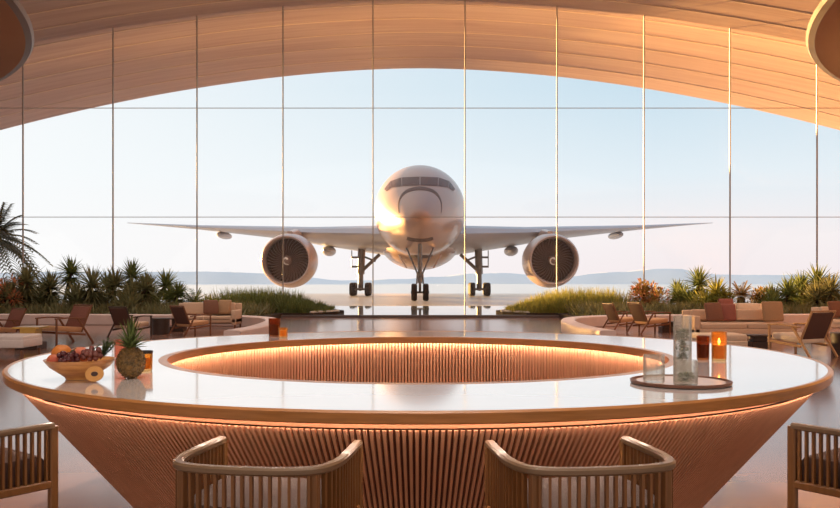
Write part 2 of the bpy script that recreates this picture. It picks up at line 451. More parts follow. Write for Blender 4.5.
M['water'] = mat('still_water', (150, 156, 162), 0.03, noise=.02, nscale=.2, spec=.8)
bm = B(); prism(bm, [(-9, 36.2), (9, 36.2), (9, 51), (-9, 51)], -.02, 0.03)
tag(link('reflecting_pool', bm, M['water']), 'shallow mirror pool at the foot of the glass wall', 'pool', kind='structure')
bm = B(); box(bm, (0, 36.05, .05), (18.6, .3, .1), .01)
struct(link('trim_3', bm, M['kerb']), 'dark stone kerb along the near edge of the pool')
beds = {}
for s in (-1, 1):
    pl = [(-34, 31.6), (-16, 30.75), (-9.5, 30.3), (-7.0, 30.0), (-6.2, 31.5), (-5.9, 36.3), (-4.6, 36.35), (-3.75, 38.2), (-3.6, 40), (-4.3, 42), (-6.5, 44.5), (-34, 44.5)]
    bm = B(); prism(bm, [(x * -s, y) for x, y in pl], 0.0, .16)
    struct(link('trim_%d' % (4 if s < 0 else 5), bm, M['soil']), 'earth bed planted along the glass on the %s' % ('left' if s < 0 else 'right'))

# unseen sun blockers added left of the view, to keep the lounge shaded
bm = B(); box(bm, (-70, 72, 5.5), (14, 52, 11), .1)
struct(link('added_sun_block', bm, M['wall']), 'unseen block added left of the glass wall to stop the low sun')
bm = B()
for k in range(17): box(bm, (-63, 99 + k * 1.25, 5.0), (.2, .84, 10), .0)
for z in (.6, 5, 9.6): box(bm, (-62.85, 109, z), (.15, 21.5, .2))
struct(link('added_sun_louvre', bm, M['canopy_edge']), 'unseen louvred screen added to thin the low sun')

# ================================================================== PLANTS
def leaf(bm, p, d, L, w, droop, segs=4, fold=.25):
    d = Vector(d).normalized(); side = d.cross(Vector((0, 0, 1)))
    if side.length < .05: side = Vector((1, 0, 0))
    side.normalize(); pv = []; p = Vector(p)
    for i in range(segs + 1):
        t = i / segs
        q = p + d * (L * t) + Vector((0, 0, -droop * L * t * t))
        ww = w * (1 - t) ** .7 * (1 if t > .05 else .7)
        up = side.cross(d).normalized() * (fold * ww)
        if i == segs: pv.append([bm.verts.new(q)])
        else: pv.append([bm.verts.new(q - side * ww / 2 + up), bm.verts.new(q), bm.verts.new(q + side * ww / 2 + up)])
    for a, b in zip(pv, pv[1:]):
        if len(b) == 1:
            bm.faces.new((a[0], a[1], b[0])); bm.faces.new((a[1], a[2], b[0]))
        else:
            bm.faces.new((a[0], a[1], b[1], b[0])); bm.faces.new((a[1], a[2], b[2], b[1]))

def rosette(bm, c, L, n, w, r, el=(-.35, 1.35), droop=.25):
    for i in range(n):
        az = i * 2.39996 + r.uniform(-.2, .2); e = el[0] + (el[1] - el[0]) * ((i + .5) / n) ** .8
        d = (math.cos(az) * math.cos(e), math.sin(az) * math.cos(e), math.sin(e))
        leaf(bm, c, d, L * r.uniform(.75, 1.1), w, droop * max(.1, math.cos(e)) * r.uniform(.4, 1.3))

def yucca(x, y, h, stems, L, m, label, seed, group, n=78, spread=.62):
    stems += 1; L *= 1.22
    r = random.Random(seed)
    t = thing('yucca', label, 'plant', (x, y, .16), 0, group)
    tr = B(); fo = B()
    for k in range(stems):
        az = 2 * PI * k / stems + r.uniform(-.5, .5); hh = h * (1 if k == 0 else r.uniform(.55, .92)) - L * .82
        sp = spread * r.uniform(.5, 1) if stems > 1 else .08
        top = Vector((math.cos(az) * sp, math.sin(az) * sp, max(.15, hh)))
        mid = Vector((top.x * .35, top.y * .35, top.z * .55)) + Vector((r.uniform(-.05, .05), r.uniform(-.05, .05), 0))
        tube(tr, smooth_path([(0, 0, -.02), mid, top], 5), .075, 8, None)
        rosette(fo, top, L, n, .12, r)
        rosette(fo, top - Vector((0, 0, .2)), L * .85, n // 2, .12, r, el=(-1.0, .2), droop=.2)
    link('trunk', tr, M['bark'], t, smooth=True); link('foliage', fo, m, t)
    return t

def bush(name, x, y, rad, h, m, label, seed, n=700, flower=None, group=None, ll=.2, lw=.1):
    r = random.Random(seed)
    t = thing(name, label, 'plant', (x, y, .16), 0, group)
    fo = B(); fl = B(); st = B()
    lobes = [(r.uniform(-.55, .55) * rad, r.uniform(-.4, .4) * rad, h * r.uniform(.45, .85), rad * r.uniform(.35, .6)) for _ in range(9)]
    for a, b_, c_, q in lobes: tube(st, [(0, 0, -.02), (a * .4, b_ * .4, c_ * .5), (a, b_, c_)], .03, 6)
    for i in range(n):
        a, b_, c_, q = lobes[i % 9]
        d = Vector((r.gauss(0, 1), r.gauss(0, 1), r.gauss(0, 1))).normalized()
        p = Vector((a, b_, c_)) + d * q * r.uniform(.5, 1) * .9
        if p.z < .05: continue
        dd = (d + Vector((0, 0, .5))).normalized()
        leaf(fo, p, dd, ll * r.uniform(.7, 1.3), lw, .3, 2)
        if flower and i % 5 == 0:
            for k in range(5):
                az = k * 2 * PI / 5
                leaf(fl, p + d * .08, d + Vector((math.cos(az), math.sin(az), .2)), .13, .08, .1, 2)
    link('stem', st, M['bark'], t); link('foliage', fo, m, t)
    if flower: link('blossom', fl, flower, t)
    return t

def cycad(x, y, h, L, m, label, seed, group, nf=26):
    r = random.Random(seed)
    t = thing('cycad', label, 'plant', (x, y, .16), 0, group)
    st = B(); lathe(st, [(.17, -.02), (.2, h * .3), (.16, h - .05), (0, h)], 12); link('trunk', st, M['bark'], t)
    fo = B()
    for i in range(nf):
        az = i * 2.39996; e = 1.25 - 1.2 * i / nf
        d = Vector((math.cos(az) * math.cos(e), math.sin(az) * math.cos(e), math.sin(e))); side = Vector((-math.sin(az), math.cos(az), 0))
        for q in range(14):
            s = .12 + .88 * q / 14
            p = Vector((0, 0, h)) + d * L * s + Vector((0, 0, -.5 * L * s * s * math.cos(e)))
            for sg in (-1, 1): leaf(fo, p, side * sg + d * .8, L * .3 * (1.1 - s * .7), .05, .25, 2)
    link('foliage', fo, m, t); return t

GY = 'yuccas in the left bed'
yl = [  # px, depth, top row, stems, leaf length, material, seed, label
 (18, 33.5, 262, 3, .85, 'leaf_dark', 'broad dark spiky yucca at the far left end of the left bed'),
 (62, 36.0, 256, 1, .75, 'leaf_mid', 'slim pale spiky yucca rising behind the dark clump at far left'),
 (82, 34.0, 266, 3, .85, 'leaf_dark', 'dark multi-stemmed yucca behind the tan-seated armchair'),
 (104, 35.0, 267, 2, .8, 'leaf_dark', 'dark two-stemmed yucca, second one left of the tall pointed yucca'),
 (118, 36.0, 259, 1, .8, 'leaf_mid', 'tall pointed yucca on one stem in the middle of the left bed'),
 (134, 34.0, 270, 3, .8, 'leaf_dark', 'bushy yucca just right of the tall pointed one'),
 (152, 36.5, 269, 2, .75, 'leaf_mid', 'yucca behind the dark drum table, two heads up high'),
 (168, 35.5, 281, 2, .6, 'leaf_mid', 'short yucca next to the small cycad in the left bed'),
 (40, 35.0, 268, 2, .85, 'leaf_dark', 'dark yucca between the far left clump and the slim pale yucca'),
]
for i, (px, Y, py, ns, L, m, lb) in enumerate(yl):
    yucca(W(px, Y), Y, Zat(py, Y) - .16, ns, L, M[m], lb, 100 + i, GY)
GR = 'yuccas in the right bed'
yr = [
 (690, 36.0, 266, 2, .8, 'leaf_mid', 'pointed yucca between the coral bush and the bronze cycad'),
 (706, 34.5, 276, 2, .75, 'leaf_yellow', 'yellow-green yucca just left of the bronze cycad'),
 (778, 34.0, 276, 2, .8, 'leaf_mid', 'low bushy yucca behind the tan sofa cushion'),
 (803, 36.0, 264, 2, .9, 'leaf_mid', 'tall yucca with bare trunk behind the dark-backed armchair'),
 (822, 34.0, 272, 2, .85, 'leaf_dark', 'dark yucca behind the sofa at the right edge'),
 (838, 35.0, 270, 3, .85, 'leaf_dark', 'last dark yucca, cut by the right edge'),
 (668, 37.0, 279, 1, .6, 'leaf_mid', 'small yucca at the right flank of the coral bush'),
]
for i, (px, Y, py, ns, L, m, lb) in enumerate(yr):
    yucca(W(px, Y), Y, Zat(py, Y) - .16, ns, L, M[m], lb, 200 + i, GR)
cycad(W(194, 35.5), 35.5, .45, .85, M['leaf_mid'], 'small round cycad near the grass in the left bed', 5, None)
cycad(W(741, 35), 35, .75, .85, M['leaf_bronze'], 'bronze-leaved cycad behind the big sofa', 6, None, 30)
bush('shrub', W(650, 35.5), 35.5, 1.05, 1.25, M['leaf_bronze'], 'coral-flowered bush behind the two slung lounge chairs', 31, 800, M['flower'])
bush('shrub', W(8, 33), 33.0, .7, 1.5, M['flower'], 'rust-leaved shrub at the left edge of the bed', 32, 420)
bush('shrub', W(722, 34), 34.0, .7, .95, M['leaf_yellow'], 'olive shrub left of the bronze cycad', 33, 420)
bush('shrub', W(760, 35), 35.0, .7, 1.0, M['leaf_bronze'], 'bronze shrub between the cycad and the low bushy yucca', 34, 420)
bush('shrub', W(204, 34.5), 34.5, .6, .6, M['leaf_yellow'], 'low yellow-green shrub just right of the small cycad', 35, 300)

def blades(name, poly, n, h0, h1, w, m, label, seed, hf=None):
    r = random.Random(seed); bm = B()
    xs = [p[0] for p in poly]; yy = [p[1] for p in poly]
    def inside(x, y):
        c = False; k = len(poly)
        for i in range(k):
            (x1, y1), (x2, y2) = poly[i], poly[i - 1]
            if (y1 > y) != (y2 > y) and x < (x2 - x1) * (y - y1) / (y2 - y1) + x1: c = not c
        return c
    q = 0
    while q < n:
        x, y = r.uniform(min(xs), max(xs)), r.uniform(min(yy), max(yy))
        if not inside(x, y): continue
        q += 1; k = hf(x, y) if hf else 1.0
        az = r.uniform(0, 2 * PI); e = r.uniform(.75, 1.5)
        leaf(bm, (x, y, .14), (math.cos(az) * math.cos(e), math.sin(az) * math.cos(e), math.sin(e)), r.uniform(h0, h1) * k, w, .2, 2)
    return tag(link(name, bm, m), label, 'grass', kind='stuff')
for s in (-1, 1):
    sd = 'left' if s < 0 else 'right'
    q = -s
    hf = lambda x, y: max(.28, min(1.0, (abs(x) - 3.4) / 3.2))
    blades('grass', [(-3.9 * q, 38), (-4.7 * q, 36.6), (-6.2 * q, 36.6), (-9.2 * q, 36.2), (-9.2 * q, 42), (-6.5 * q, 43), (-4.2 * q, 41)], 5200, .6, 1.6, .05, M['leaf_mid'] if s < 0 else M['leaf_yellow'], 'clump of tall ornamental grass at the pool end of the %s bed' % sd, 51 + s, hf)
    blades('ground_cover', [(-6.6 * q, 31.2), (-30 * q, 32.3), (-30 * q, 34.5), (-6.2 * q, 35.8)], 7000, .45, .95, .08, M['leaf_dark'], 'dark green strappy ground cover under the plants of the %s bed' % sd, 61 + s)
# white pebbles at the tips of the beds
for s in (-1, 1):
    r = random.Random(90 + s); bm = B()
    for i in range(46):
        a = r.uniform(0, 1); x = 3.72 + 1.0 * a; y = 38.4 - 1.75 * a + r.uniform(-.0, .25)
        sphere(bm, (x * s, y, .19), r.uniform(.05, .09), 8, (1.2, 1, .7))
    tag(link('pebbles', bm, M['pebble'], smooth=True), 'white pebbles edging the tip of the %s bed' % ('left' if s < 0 else 'right'), 'pebbles', kind='stuff')

# feather palm outside, at the left edge
def palm(x, y, h, label, nf=44):
    r = random.Random(3); t = thing('palm_tree', label, 'tree', (x, y, 0))
    tr = B(); tube(tr, smooth_path([(0, 0, -.02), (.1, 0, h * .5), (.05, 0, h)], 6), .22, 10); link('trunk', tr, M['bark'], t, smooth=True)
    for i in range(nf):
        fo = B(); az = i * 2.39996; e = 1.35 - 1.9 * i / nf; L = r.uniform(2.3, 2.9)
        d = Vector((math.cos(az) * math.cos(e), math.sin(az) * math.cos(e), math.sin(e))); side = Vector((-math.sin(az), math.cos(az), 0))
        pts = []
        for q in range(17):
            s = q / 16; pts.append(Vector((.05, 0, h)) + d * L * s + Vector((0, 0, -.62 * L * s * s * max(.3, math.cos(e)))))
        tube(fo, pts, .03, 5, [1 - .8 * k / 16 for k in range(17)])
        for q2 in range(5, 33):
            s = q2 / 32; q = q2 // 2
            for sg in (-1, 1): leaf(fo, pts[q], side * sg * .8 + d * .7 + Vector((0, 0, -.25)), .72 * (1.15 - s * .6), .16, .25, 3)
        link('frond', fo, M['leaf_dark'], t)
    return t
palm(W(-6, 48), 48, 4.0, 'feather palm standing outside the glass at the left edge')

# ================================================================== AIRLINER
plane = thing('airliner', 'white twin-engined airliner parked nose-on outside the glass wall', 'airplane', (0, 64.2, 0))
PO = Vector((0, 64.2, 0))
SEC = [(62.0, 5.95, .02, .02), (62.12, 5.96, .42, .40), (62.5, 6.0, .92, .86), (63.2, 6.08, 1.45, 1.34), (64.2, 6.24, 2.0, 1.84), (65.3, 6.45, 2.48, 2.3), (66.4, 6.68, 2.88, 2.76), (67.6, 6.93, 3.2, 3.2), (68.8, 7.15, 3.47, 3.52), (70.2, 7.35, 3.7, 3.75), (72, 7.5, 3.87, 3.92), (74, 7.56, 3.97, 3.98), (77, 7.57, 4.0, 4.0), (104, 7.57, 4.0, 4.0), (112, 7.9, 3.5, 3.6), (120, 8.5, 2.4, 2.7), (128, 9.1, 1.1, 1.5), (132, 9.4, .3, .4)]
bm = B(); rings = []; NS = 64
# interpolate the stations smoothly
ST = []
vs = [Vector((a, b, c)) for a, b, c, d in SEC]; wd = [d for *_, d in SEC]
v4 = smooth_path([(a, b, c) for a, b, c, d in SEC], 4); v5 = smooth_path([(a, d, 0) for a, b, c, d in SEC], 4)
for p, q in zip(v4, v5): ST.append((p.x, p.y, max(.02, p.z), max(.02, q.y)))
for (y, zc, rx, rz) in ST:
    rings.append([bm.verts.new(Vector((rx * math.sin(2 * PI * k / NS), y, zc + rz * math.cos(2 * PI * k / NS))) - PO) for k in range(NS)])
for A_, B_ in zip(rings, rings[1:]):
    for k in range(NS): bm.faces.new((A_[k], A_[(k + 1) % NS], B_[(k + 1) % NS], B_[k]))
bm.faces.new(rings[0]); bm.faces.new(rings[-1][::-1])
bmesh.ops.recalc_face_normals(bm, faces=bm.faces[:])
bvh = BVHTree.FromBMesh(bm)
link('fuselage', bm, M['plane'], plane, smooth=True)
EYEV = Vector((0, 0, EYE)) - PO
def onskin(px, py, off=.03):
    d = Vector(((px - 420) / FPX, 1, -(py - HOR) / FPX)).normalized()
    loc, nor, idx, dist = bvh.ray_cast(EYEV, d)
    if loc is None: return None
    return loc + nor * off
def ribbon(name, pts, wid, m, off=.02, thick=.05, parent=plane):
    """a narrow band lying on the fuselage skin, with thickness"""
    P = smooth_path([(a, b, 0) for a, b in pts], 6); n = len(P)
    ws = smooth_path([(w, 0, 0) for w in wid], 6) if isinstance(wid, list) else [Vector((wid, 0, 0))] * n
    bm = B(); rr = []
    for i, p in enumerate(P):
        t = (P[min(i + 1, n - 1)] - P[max(i - 1, 0)]).normalized(); nn = Vector((-t.y, t.x, 0)) * (ws[i].x / 2)
        a, b = onskin(p.x + nn.x, p.y + nn.y, off), onskin(p.x - nn.x, p.y - nn.y, off)
        c, d = onskin(p.x + nn.x, p.y + nn.y, -.04), onskin(p.x - nn.x, p.y - nn.y, -.04)
        if None in (a, b, c, d): continue
        rr.append([bm.verts.new(v) for v in (a, b, d, c)])
    for A_, B_ in zip(rr, rr[1:]):
        for k in range(4): bm.faces.new((A_[k], A_[(k + 1) % 4], B_[(k + 1) % 4], B_[k]))
    if len(rr) > 1: bm.faces.new(rr[0]); bm.faces.new(rr[-1][::-1])
    return link(name, bm, m, parent)
def skin_patch(name, quad, m, off=.025, n=8, parent=plane):
    (x0, y0), (x1, y1), (x2, y2), (x3, y3) = quad
    bm = B(); G = []
    for j in range(n + 1):
        v = j / n; row = []
        for i in range(n + 1):
            u = i / n
            px = (x0 * (1 - u) + x1 * u) * (1 - v) + (x3 * (1 - u) + x2 * u) * v
            py = (y0 * (1 - u) + y1 * u) * (1 - v) + (y3 * (1 - u) + y2 * u) * v
            p = onskin(px, py, off)
            row.append(bm.verts.new(p) if p is not None else None)
        G.append(row)
    for j in range(n):
        for i in range(n):
            f = (G[j][i], G[j][i + 1], G[j + 1][i + 1], G[j + 1][i])
            if None not in f: bm.faces.new(f)
    r = bmesh.ops.solidify(bm, geom=bm.faces[:], thickness=.05)
    return link(name, bm, m, parent)
# cockpit windows: six panes in a band
wt = [(384.3, 189.5), (390, 181.5), (401.5, 177.6), (420, 176.8), (438.5, 177.6), (449.5, 181.5), (455.2, 189.5)]
wb = [(386.6, 191.5), (391.5, 187.8), (402, 186.2), (420, 185.6), (438, 186.2), (448, 187.8), (453, 191.5)]
for i in range(6):
    a, b, c, d = Vector(wt[i]), Vector(wt[i + 1]), Vector(wb[i + 1]), Vector(wb[i])
    g_ = .022
    a, b, c, d = a.lerp(b, g_), b.lerp(a, g_), c.lerp(d, g_), d.lerp(c, g_)
    skin_patch('cockpit_window', [tuple(a), tuple(b), tuple(c), tuple(d)], M['cockpit'])
ribbon('nose_seam', [(398.8, 213), (398.6, 204), (401, 197), (406, 191.8), (413, 189.2), (420, 188.4), (427, 189.2), (434, 191.8), (439, 197), (441.4, 204), (441.2, 213)], [.5, .8, 1.7, 2.7, 3.3, 3.6, 3.3, 2.7, 1.7, .8, .5], M['seam_and_shade'])
ribbon('nose_vent', [(407, 238.2), (413, 239.8), (420, 240.2), (427, 239.8), (433, 238.2)], 3.2, M['seam_and_shade'])
ribbon('nose_gap_shade', [(375.6, 231), (379, 239), (385, 247), (393, 254.5)], [1.2, 2.4, 2.6, 1.2], M['seam_and_shade'])  # dark bands paint the shadow between nose and belly fairing
ribbon('nose_gap_shade', [(464.4, 231), (461, 239), (455, 247), (447, 254.5)], [1.2, 2.4, 2.6, 1.2], M['seam_and_shade'])
skin_patch('wheel_bay', [(407, 255), (433, 255), (429, 262), (411, 262)], M['seam_and_shade'])
for s in (-1, 1):
    bm = B(); tube(bm, [Vector((s * 1.65, 66.2, 3.55)) - PO, Vector((s * 1.05, 65.2, 2.55)) - PO], .06, 6)
    box(bm, Vector((s * 1.3, 66.3, 3.0)) - PO, (.06, 2.2, 1.0), .02, roty(s * .5)); link('gear_door', bm, M['plane'], plane)
# belly fairing
bm = B(); lathe(bm, [(0, -14), (2.2, -12.5), (3.2, -9), (3.75, -4), (3.8, 4), (3.2, 9), (2, 12.5), (0, 14)], 40)
bmesh.ops.transform(bm, matrix=Matrix.Translation(Vector((0, 88, 5.0)) - PO) @ Matrix.Diagonal((1, 1, .62, 1)) @ Matrix.Rotation(PI / 2, 4, 'X'), verts=bm.verts[:])
link('belly_fairing', bm, M['plane'], plane, smooth=True)

def wing(s, stations, name, m):
    bm = B(); rr = []
    for (xl, zl, yl_, zt, yt, th) in stations:
        ring = []
        for (u, t) in [(0, 0), (.02, .28), (.1, .5), (.3, .62), (.6, .42), (1, 0.02), (1, -.02), (.6, -.3), (.3, -.42), (.1, -.36), (.02, -.2)]:
            ring.append(bm.verts.new(Vector((s * xl, yl_ + (yt - yl_) * u, zl + (zt - zl) * u + th * t)) - PO))
        rr.append(ring)
    n = len(rr[0])
    for A_, B_ in zip(rr, rr[1:]):
        for k in range(n): bm.faces.new((A_[k], A_[(k + 1) % n], B_[(k + 1) % n], B_[k]))
    bm.faces.new(rr[0]); bm.faces.new(rr[-1][::-1])
    return link(name, bm, m, plane, smooth=35)
WS = []
for (px, le_y, LY, te_y, TY, th) in [(392, 233.5, 74, 257, 94, 2.2), (374, 233.5, 76, 254.5, 94, 1.9), (312, 232.5, 82, 246, 95, 1.4), (283, 231, 85, 240.5, 96, 1.15), (197, 227, 95, 230, 101, .5), (150, 224.3, 101.5, 225.2, 105, .22), (127, 222.9, 104.5, 223.3, 106.5, .08)]:
    X = -W(px, LY); WS.append((X, Zat(le_y, LY), LY, Zat(te_y, TY), TY, th))
for s in (-1, 1):
    wing(s, WS, 'wing', M['wing'])
    # flap-track fairings
    for px, py, Y, r_ in ((224.5, 235.5, 97, .42), (329, 251, 90, .55)):
        bm = B(); sphere(bm, Vector((-s * W(px, Y), Y, Zat(py, Y))) - PO, 1, 16, (r_ * 1.25, 3.2, r_)); link('flap_fairing', bm, M['wing'], plane, smooth=True)
    # tail plane
    wing(s, [(1.0, 8.6, 118, 8.4, 126, .8), (11.0, 7.4 + 1.2, 126, 8.5, 130, .2)], 'tailplane', M['wing'])
bm = B(); rr = []
for (zz, y0, y1, th) in [(9.5, 116, 129, .9), (17.0, 126, 132, .25)]:
    rr.append([bm.verts.new(Vector((q, y, zz)) - PO) for q, y in [(0, y0), (th / 2, y0 + (y1 - y0) * .3), (0, y1), (-th / 2, y0 + (y1 - y0) * .3)]])
for k in range(4): bm.faces.new((rr[0][k], rr[0][(k + 1) % 4], rr[1][(k + 1) % 4], rr[1][k]))
bm.faces.new(rr[0]); bm.faces.new(rr[1])
link('tail_fin', bm, M['plane'], plane)
# engines
EY = 75.0
for s in (-1, 1):
    ex, ez = W(420 + 134.5, EY) * s, Zat(260, EY)
    R4 = Matrix.Translation(Vector((ex, EY, ez)) - PO) @ Matrix.Rotation(-PI / 2, 4, 'X')   # local z -> +Y
    R4 = Matrix.Translation(Vector((ex, EY, ez)) - PO) @ Matrix(((1, 0, 0, 0), (0, 0, 1, 0), (0, 1, 0, 0), (0, 0, 0, 1)))
    bm = B(); lathe(bm, [(1.97, 1.6), (1.96, .6), (2.0, .2), (2.07, .03), (2.13, 0), (2.21, .12), (2.32, .6), (2.45, 1.6), (2.5, 3), (2.35, 4.6), (1.85, 6.0), (1.8, 6.0), (1.6, 4)], 64)
    bmesh.ops.transform(bm, matrix=R4, verts=bm.verts[:]); nac = link('nacelle', bm, M['cowl'], plane, smooth=50)
    bm = B(); lathe(bm, [(0, 1.75), (1.97, 1.7), (1.7, 4), (1.2, 5), (1.0, 6.2), (.6, 7.4), (.1, 8.2), (0, 8.2)], 48)
    bmesh.ops.transform(bm, matrix=R4, verts=bm.verts[:]); link('fan_duct', bm, M['fan_back'], nac, smooth=True)
    bm = B()
    for k in range(36):
        a0 = 2 * PI * k / 36; prev = None
        for j in range(7):
            q = .42 + (1.95 - .42) * j / 6; tw = .11 - .06 * j / 6; sw = .12 * math.sin(j / 6 * PI * 1.2)
            c0, c1 = a0 + sw - tw * .55, a0 + sw + tw * .75
            va = bm.verts.new((q * math.cos(c0), q * math.sin(c0), 1.1)); vb = bm.verts.new((q * math.cos(c1), q * math.sin(c1), 1.45))
            vc = bm.verts.new((q * math.cos(c0), q * math.sin(c0), 1.16)); vd = bm.verts.new((q * math.cos(c1), q * math.sin(c1), 1.5))
            if prev:
                bm.faces.new((prev[0], prev[1], vb, va)); bm.faces.new((prev[2], vc, vd, prev[3]))
                bm.faces.new((prev[0], va, vc, prev[2])); bm.faces.new((prev[1], prev[3], vd, vb))
            prev = (va, vb, vc, vd)
    bmesh.ops.transform(bm, matrix=R4, verts=bm.verts[:]); fan = link('fan', bm, M['fan'], nac)
    bm = B(); lathe(bm, [(0, .35), (.12, .42), (.3, .7), (.45, 1.2)], 32)
    bmesh.ops.transform(bm, matrix=R4, verts=bm.verts[:]); link('spinner', bm, M['fan_back'], nac, smooth=True)
    bm = B(); pts = []
    for k in range(22):
        th = .5 + 4.6 * k / 21; q = .1 + .3 * k / 21
        zz = .32 + (.42 - .35) * min(1, q / .12) + max(0, q - .12) * 1.55
        pts.append((q * math.cos(th), q * math.sin(th), zz - .02))
    tube(bm, pts, .075, 6, [1.2 - .5 * k / 21 for k in range(22)])
    bmesh.ops.transform(bm, matrix=R4, verts=bm.verts[:]); link('spinner_spiral', bm, M['marking'], nac)
    bm = B(); pw = [Vector((ex * .995, EY + 2.2, ez + 2.2)) - PO, Vector((ex * .995, EY + 6, ez + 2.6)) - PO, Vector((ex * .995, EY + 13, Zat(243, EY + 13))) - PO]
    sweep(bm, pw, rect(.55, 1.0, .1)); link('pylon', bm, M['cowl'], plane)

def wheel(bm, c, r, w):
    n = 28; q = bmesh.new()
    lathe(q, [(r * .5, -w * .42), (r * .86, -w * .5), (r * .98, -w * .32), (r, 0), (r * .98, w * .32), (r * .86, w * .5), (r * .5, w * .42), (r * .45, w * .25), (0, w * .25)], n)
    lathe(q, [(r * .5, -w * .42), (r * .45, -w * .25), (0, -w * .25)], n)
    bmesh.ops.transform(q, matrix=Matrix.Translation(Vector(c)) @ Matrix.Rotation(PI / 2, 4, 'Y'), verts=q.verts[:])
    me = bpy.data.meshes.new('tmp'); q.to_mesh(me); q.free(); bm.from_mesh(me); bpy.data.meshes.remove(me)
    return bm
# nose gear
bm = B(); tube(bm, [Vector((0, 64.2, .66)) - PO, Vector((0, 64.2, 2.3)) - PO], .1, 12); tube(bm, [Vector((0, 64.2, 1.5)) - PO, Vector((0, 64.5, 4.5)) - PO], .17, 12)
tube(bm, [Vector((-.7, 64.2, .66)) - PO, Vector((.7, 64.2, .66)) - PO], .09, 10)
for s in (-1, 1):
    tube(bm, [Vector((s * .2, 64.3, 2.1)) - PO, Vector((s * 1.1, 66.5, 4.2)) - PO], .07, 8)
    tube(bm, [Vector((s * .25, 64.15, 1.3)) - PO, Vector((s * .2, 64.15, 2.2)) - PO], .06, 8)
box(bm, Vector((0, 63.95, 2.0)) - PO, (.5, .14, .2), .02); box(bm, Vector((0, 63.95, 1.45)) - PO, (.34, .12, .16), .02)
ng = link('nose_gear', bm, M['gearmetal'], plane, smooth=40)
for s in (-1, 1):
    bm = B(); wheel(bm, Vector((s * .44, 64.2, .665)) - PO, .665, .44); link('wheel', bm, M['tyre'], ng, smooth=40)
# main gears
MY = 84.3
for s in (-1, 1):
    cx = W(420 + 60.2, MY) * s; bm = B()
    tube(bm, [Vector((cx, MY + 1.4, .67)) - PO, Vector((cx, MY + 1.4, 4.9)) - PO], .26, 12)
    tube(bm, [Vector((cx, MY + 1.4, 2.2)) - PO, Vector((cx - s * .1, MY + 1.4, 5.0)) - PO], .38, 12)
    tube(bm, [Vector((cx, MY + 1.2, 2.4)) - PO, Vector((cx - s * 1.9, MY + 1.6, 4.2)) - PO], .18, 10)
    tube(bm, [Vector((cx, MY + 1.2, 4.1)) - PO, Vector((cx - s * 1.5, MY + 1.5, 3.5)) - PO], .1, 10)
    tube(bm, [Vector((cx, MY + .2, .67)) - PO, Vector((cx, MY + 2.9, .67)) - PO], .17, 10)
    for z in (2.95, 3.9): box(bm, Vector((cx + s * .55, MY + 1.2, z)) - PO, (.8, .1, .2), .02)
    tube(bm, [Vector((cx + s * .9, MY + 1.2, 2.9)) - PO, Vector((cx + s * .9, MY + 1.2, 4.6)) - PO], .05, 8)
    for k in range(3): tube(bm, [Vector((cx - .9, MY + .1 + k * 1.4, .67)) - PO, Vector((cx + .9, MY + .1 + k * 1.4, .67)) - PO], .1, 8)
    mg = link('main_gear', bm, M['gearmetal'], plane, smooth=40)
    for k in range(3):
        for q in (-1, 1):
            bm = B(); wheel(bm, Vector((cx + q * .76, MY + .1 + k * 1.4, .67)) - PO, .67, .52); link('wheel', bm, M['tyre'], mg, smooth=40)

# ================================================================== BAR
BX, BY = -.012, 5.957
RO, RI, ZT = 2.636, 1.70, 1.08
bar = thing('bar_counter', 'round island bar with white top and flared slatted wooden base', 'bar counter', (BX, BY, 0))
bm = B(); lathe(bm, [(RI + .05, ZT), (RO - .024, ZT), (RO - .024, ZT - .034), (RI + .05, ZT - .034)], 192, closed=True)
link('countertop', bm, M['top'], bar, smooth=30)
bm = B(); lathe(bm, [(RO - .03, ZT - .052), (RO - .03, ZT + .001), (RO - .01, ZT + .003), (RO, ZT - .006), (RO - .003, ZT - .046), (RO - .010, ZT - .052)], 192, closed=True)
link('outer_rim', bm, M['rim'], bar, smooth=30)
bm = B(); lathe(bm, [(RI, ZT - .055), (RI, ZT + .001), (RI + .012, ZT + .003), (RI + .055, ZT + .001), (RI + .055, ZT - .04), (RI + .014, ZT - .04), (RI + .014, ZT - .055)], 192, closed=True)
link('inner_rim', bm, M['rim'], bar, smooth=30)
CB, CT, CZ = 1.71, 2.535, .99
bm = B(); lathe(bm, [(RI + .05, ZT - .035), (RI + .06, ZT - .045), (RI + .06, ZT - .085), (CT - .01, ZT - .085), (CT - .006, ZT - .037), (RO - .032, ZT - .037), (RO - .032, ZT - .035)], 128, closed=True)
M['soffit'] = mat('pale_soffit', (150, 98, 68), .6, noise=.05)
link('substructure', bm, M['soffit'], bar, smooth=30)
def slats(bm, r0, z0, r1, z1, n, w, d, sgn=1):
    for k in range(n):
        a = 2 * PI * k / n; ca, sa = math.cos(a), math.sin(a)
        vv = []
        for r, z in ((r0, z0), (r1, z1)):
            ww = w * r / max(r0, r1) / 2
            for q, e in ((-ww, 0), (-ww * .8, d * sgn), (ww * .8, d * sgn), (ww, 0)):
                rr_ = r + e; vv.append(bm.verts.new((rr_ * ca - q * sa, rr_ * sa + q * ca, z)))
        for j in range(3): bm.faces.new((vv[j], vv[j + 1], vv[5 + j], vv[4 + j]))
        bm.faces.new(vv[0:4]); bm.faces.new(vv[4:8])
bm = B(); slats(bm, CB, .0, CT, CZ, 600, .0165, .022); link('slat_cladding', bm, M['slat'], bar)
bm = B(); lathe(bm, [(CB, 0.0), (CT, CZ)], 192); link('base_shell', bm, M['backing'], bar, smooth=True)
bm = B(); slats(bm, RI + .065, .0, RI + .065, ZT - .05, 380, .021, .016, -1); link('inner_slat_cladding', bm, M['slat'], bar)
bm = B(); lathe(bm, [(RI + .065, 0.0), (RI + .065, ZT - .052)], 192); link('inner_shell', bm, M['backing'], bar, smooth=True)
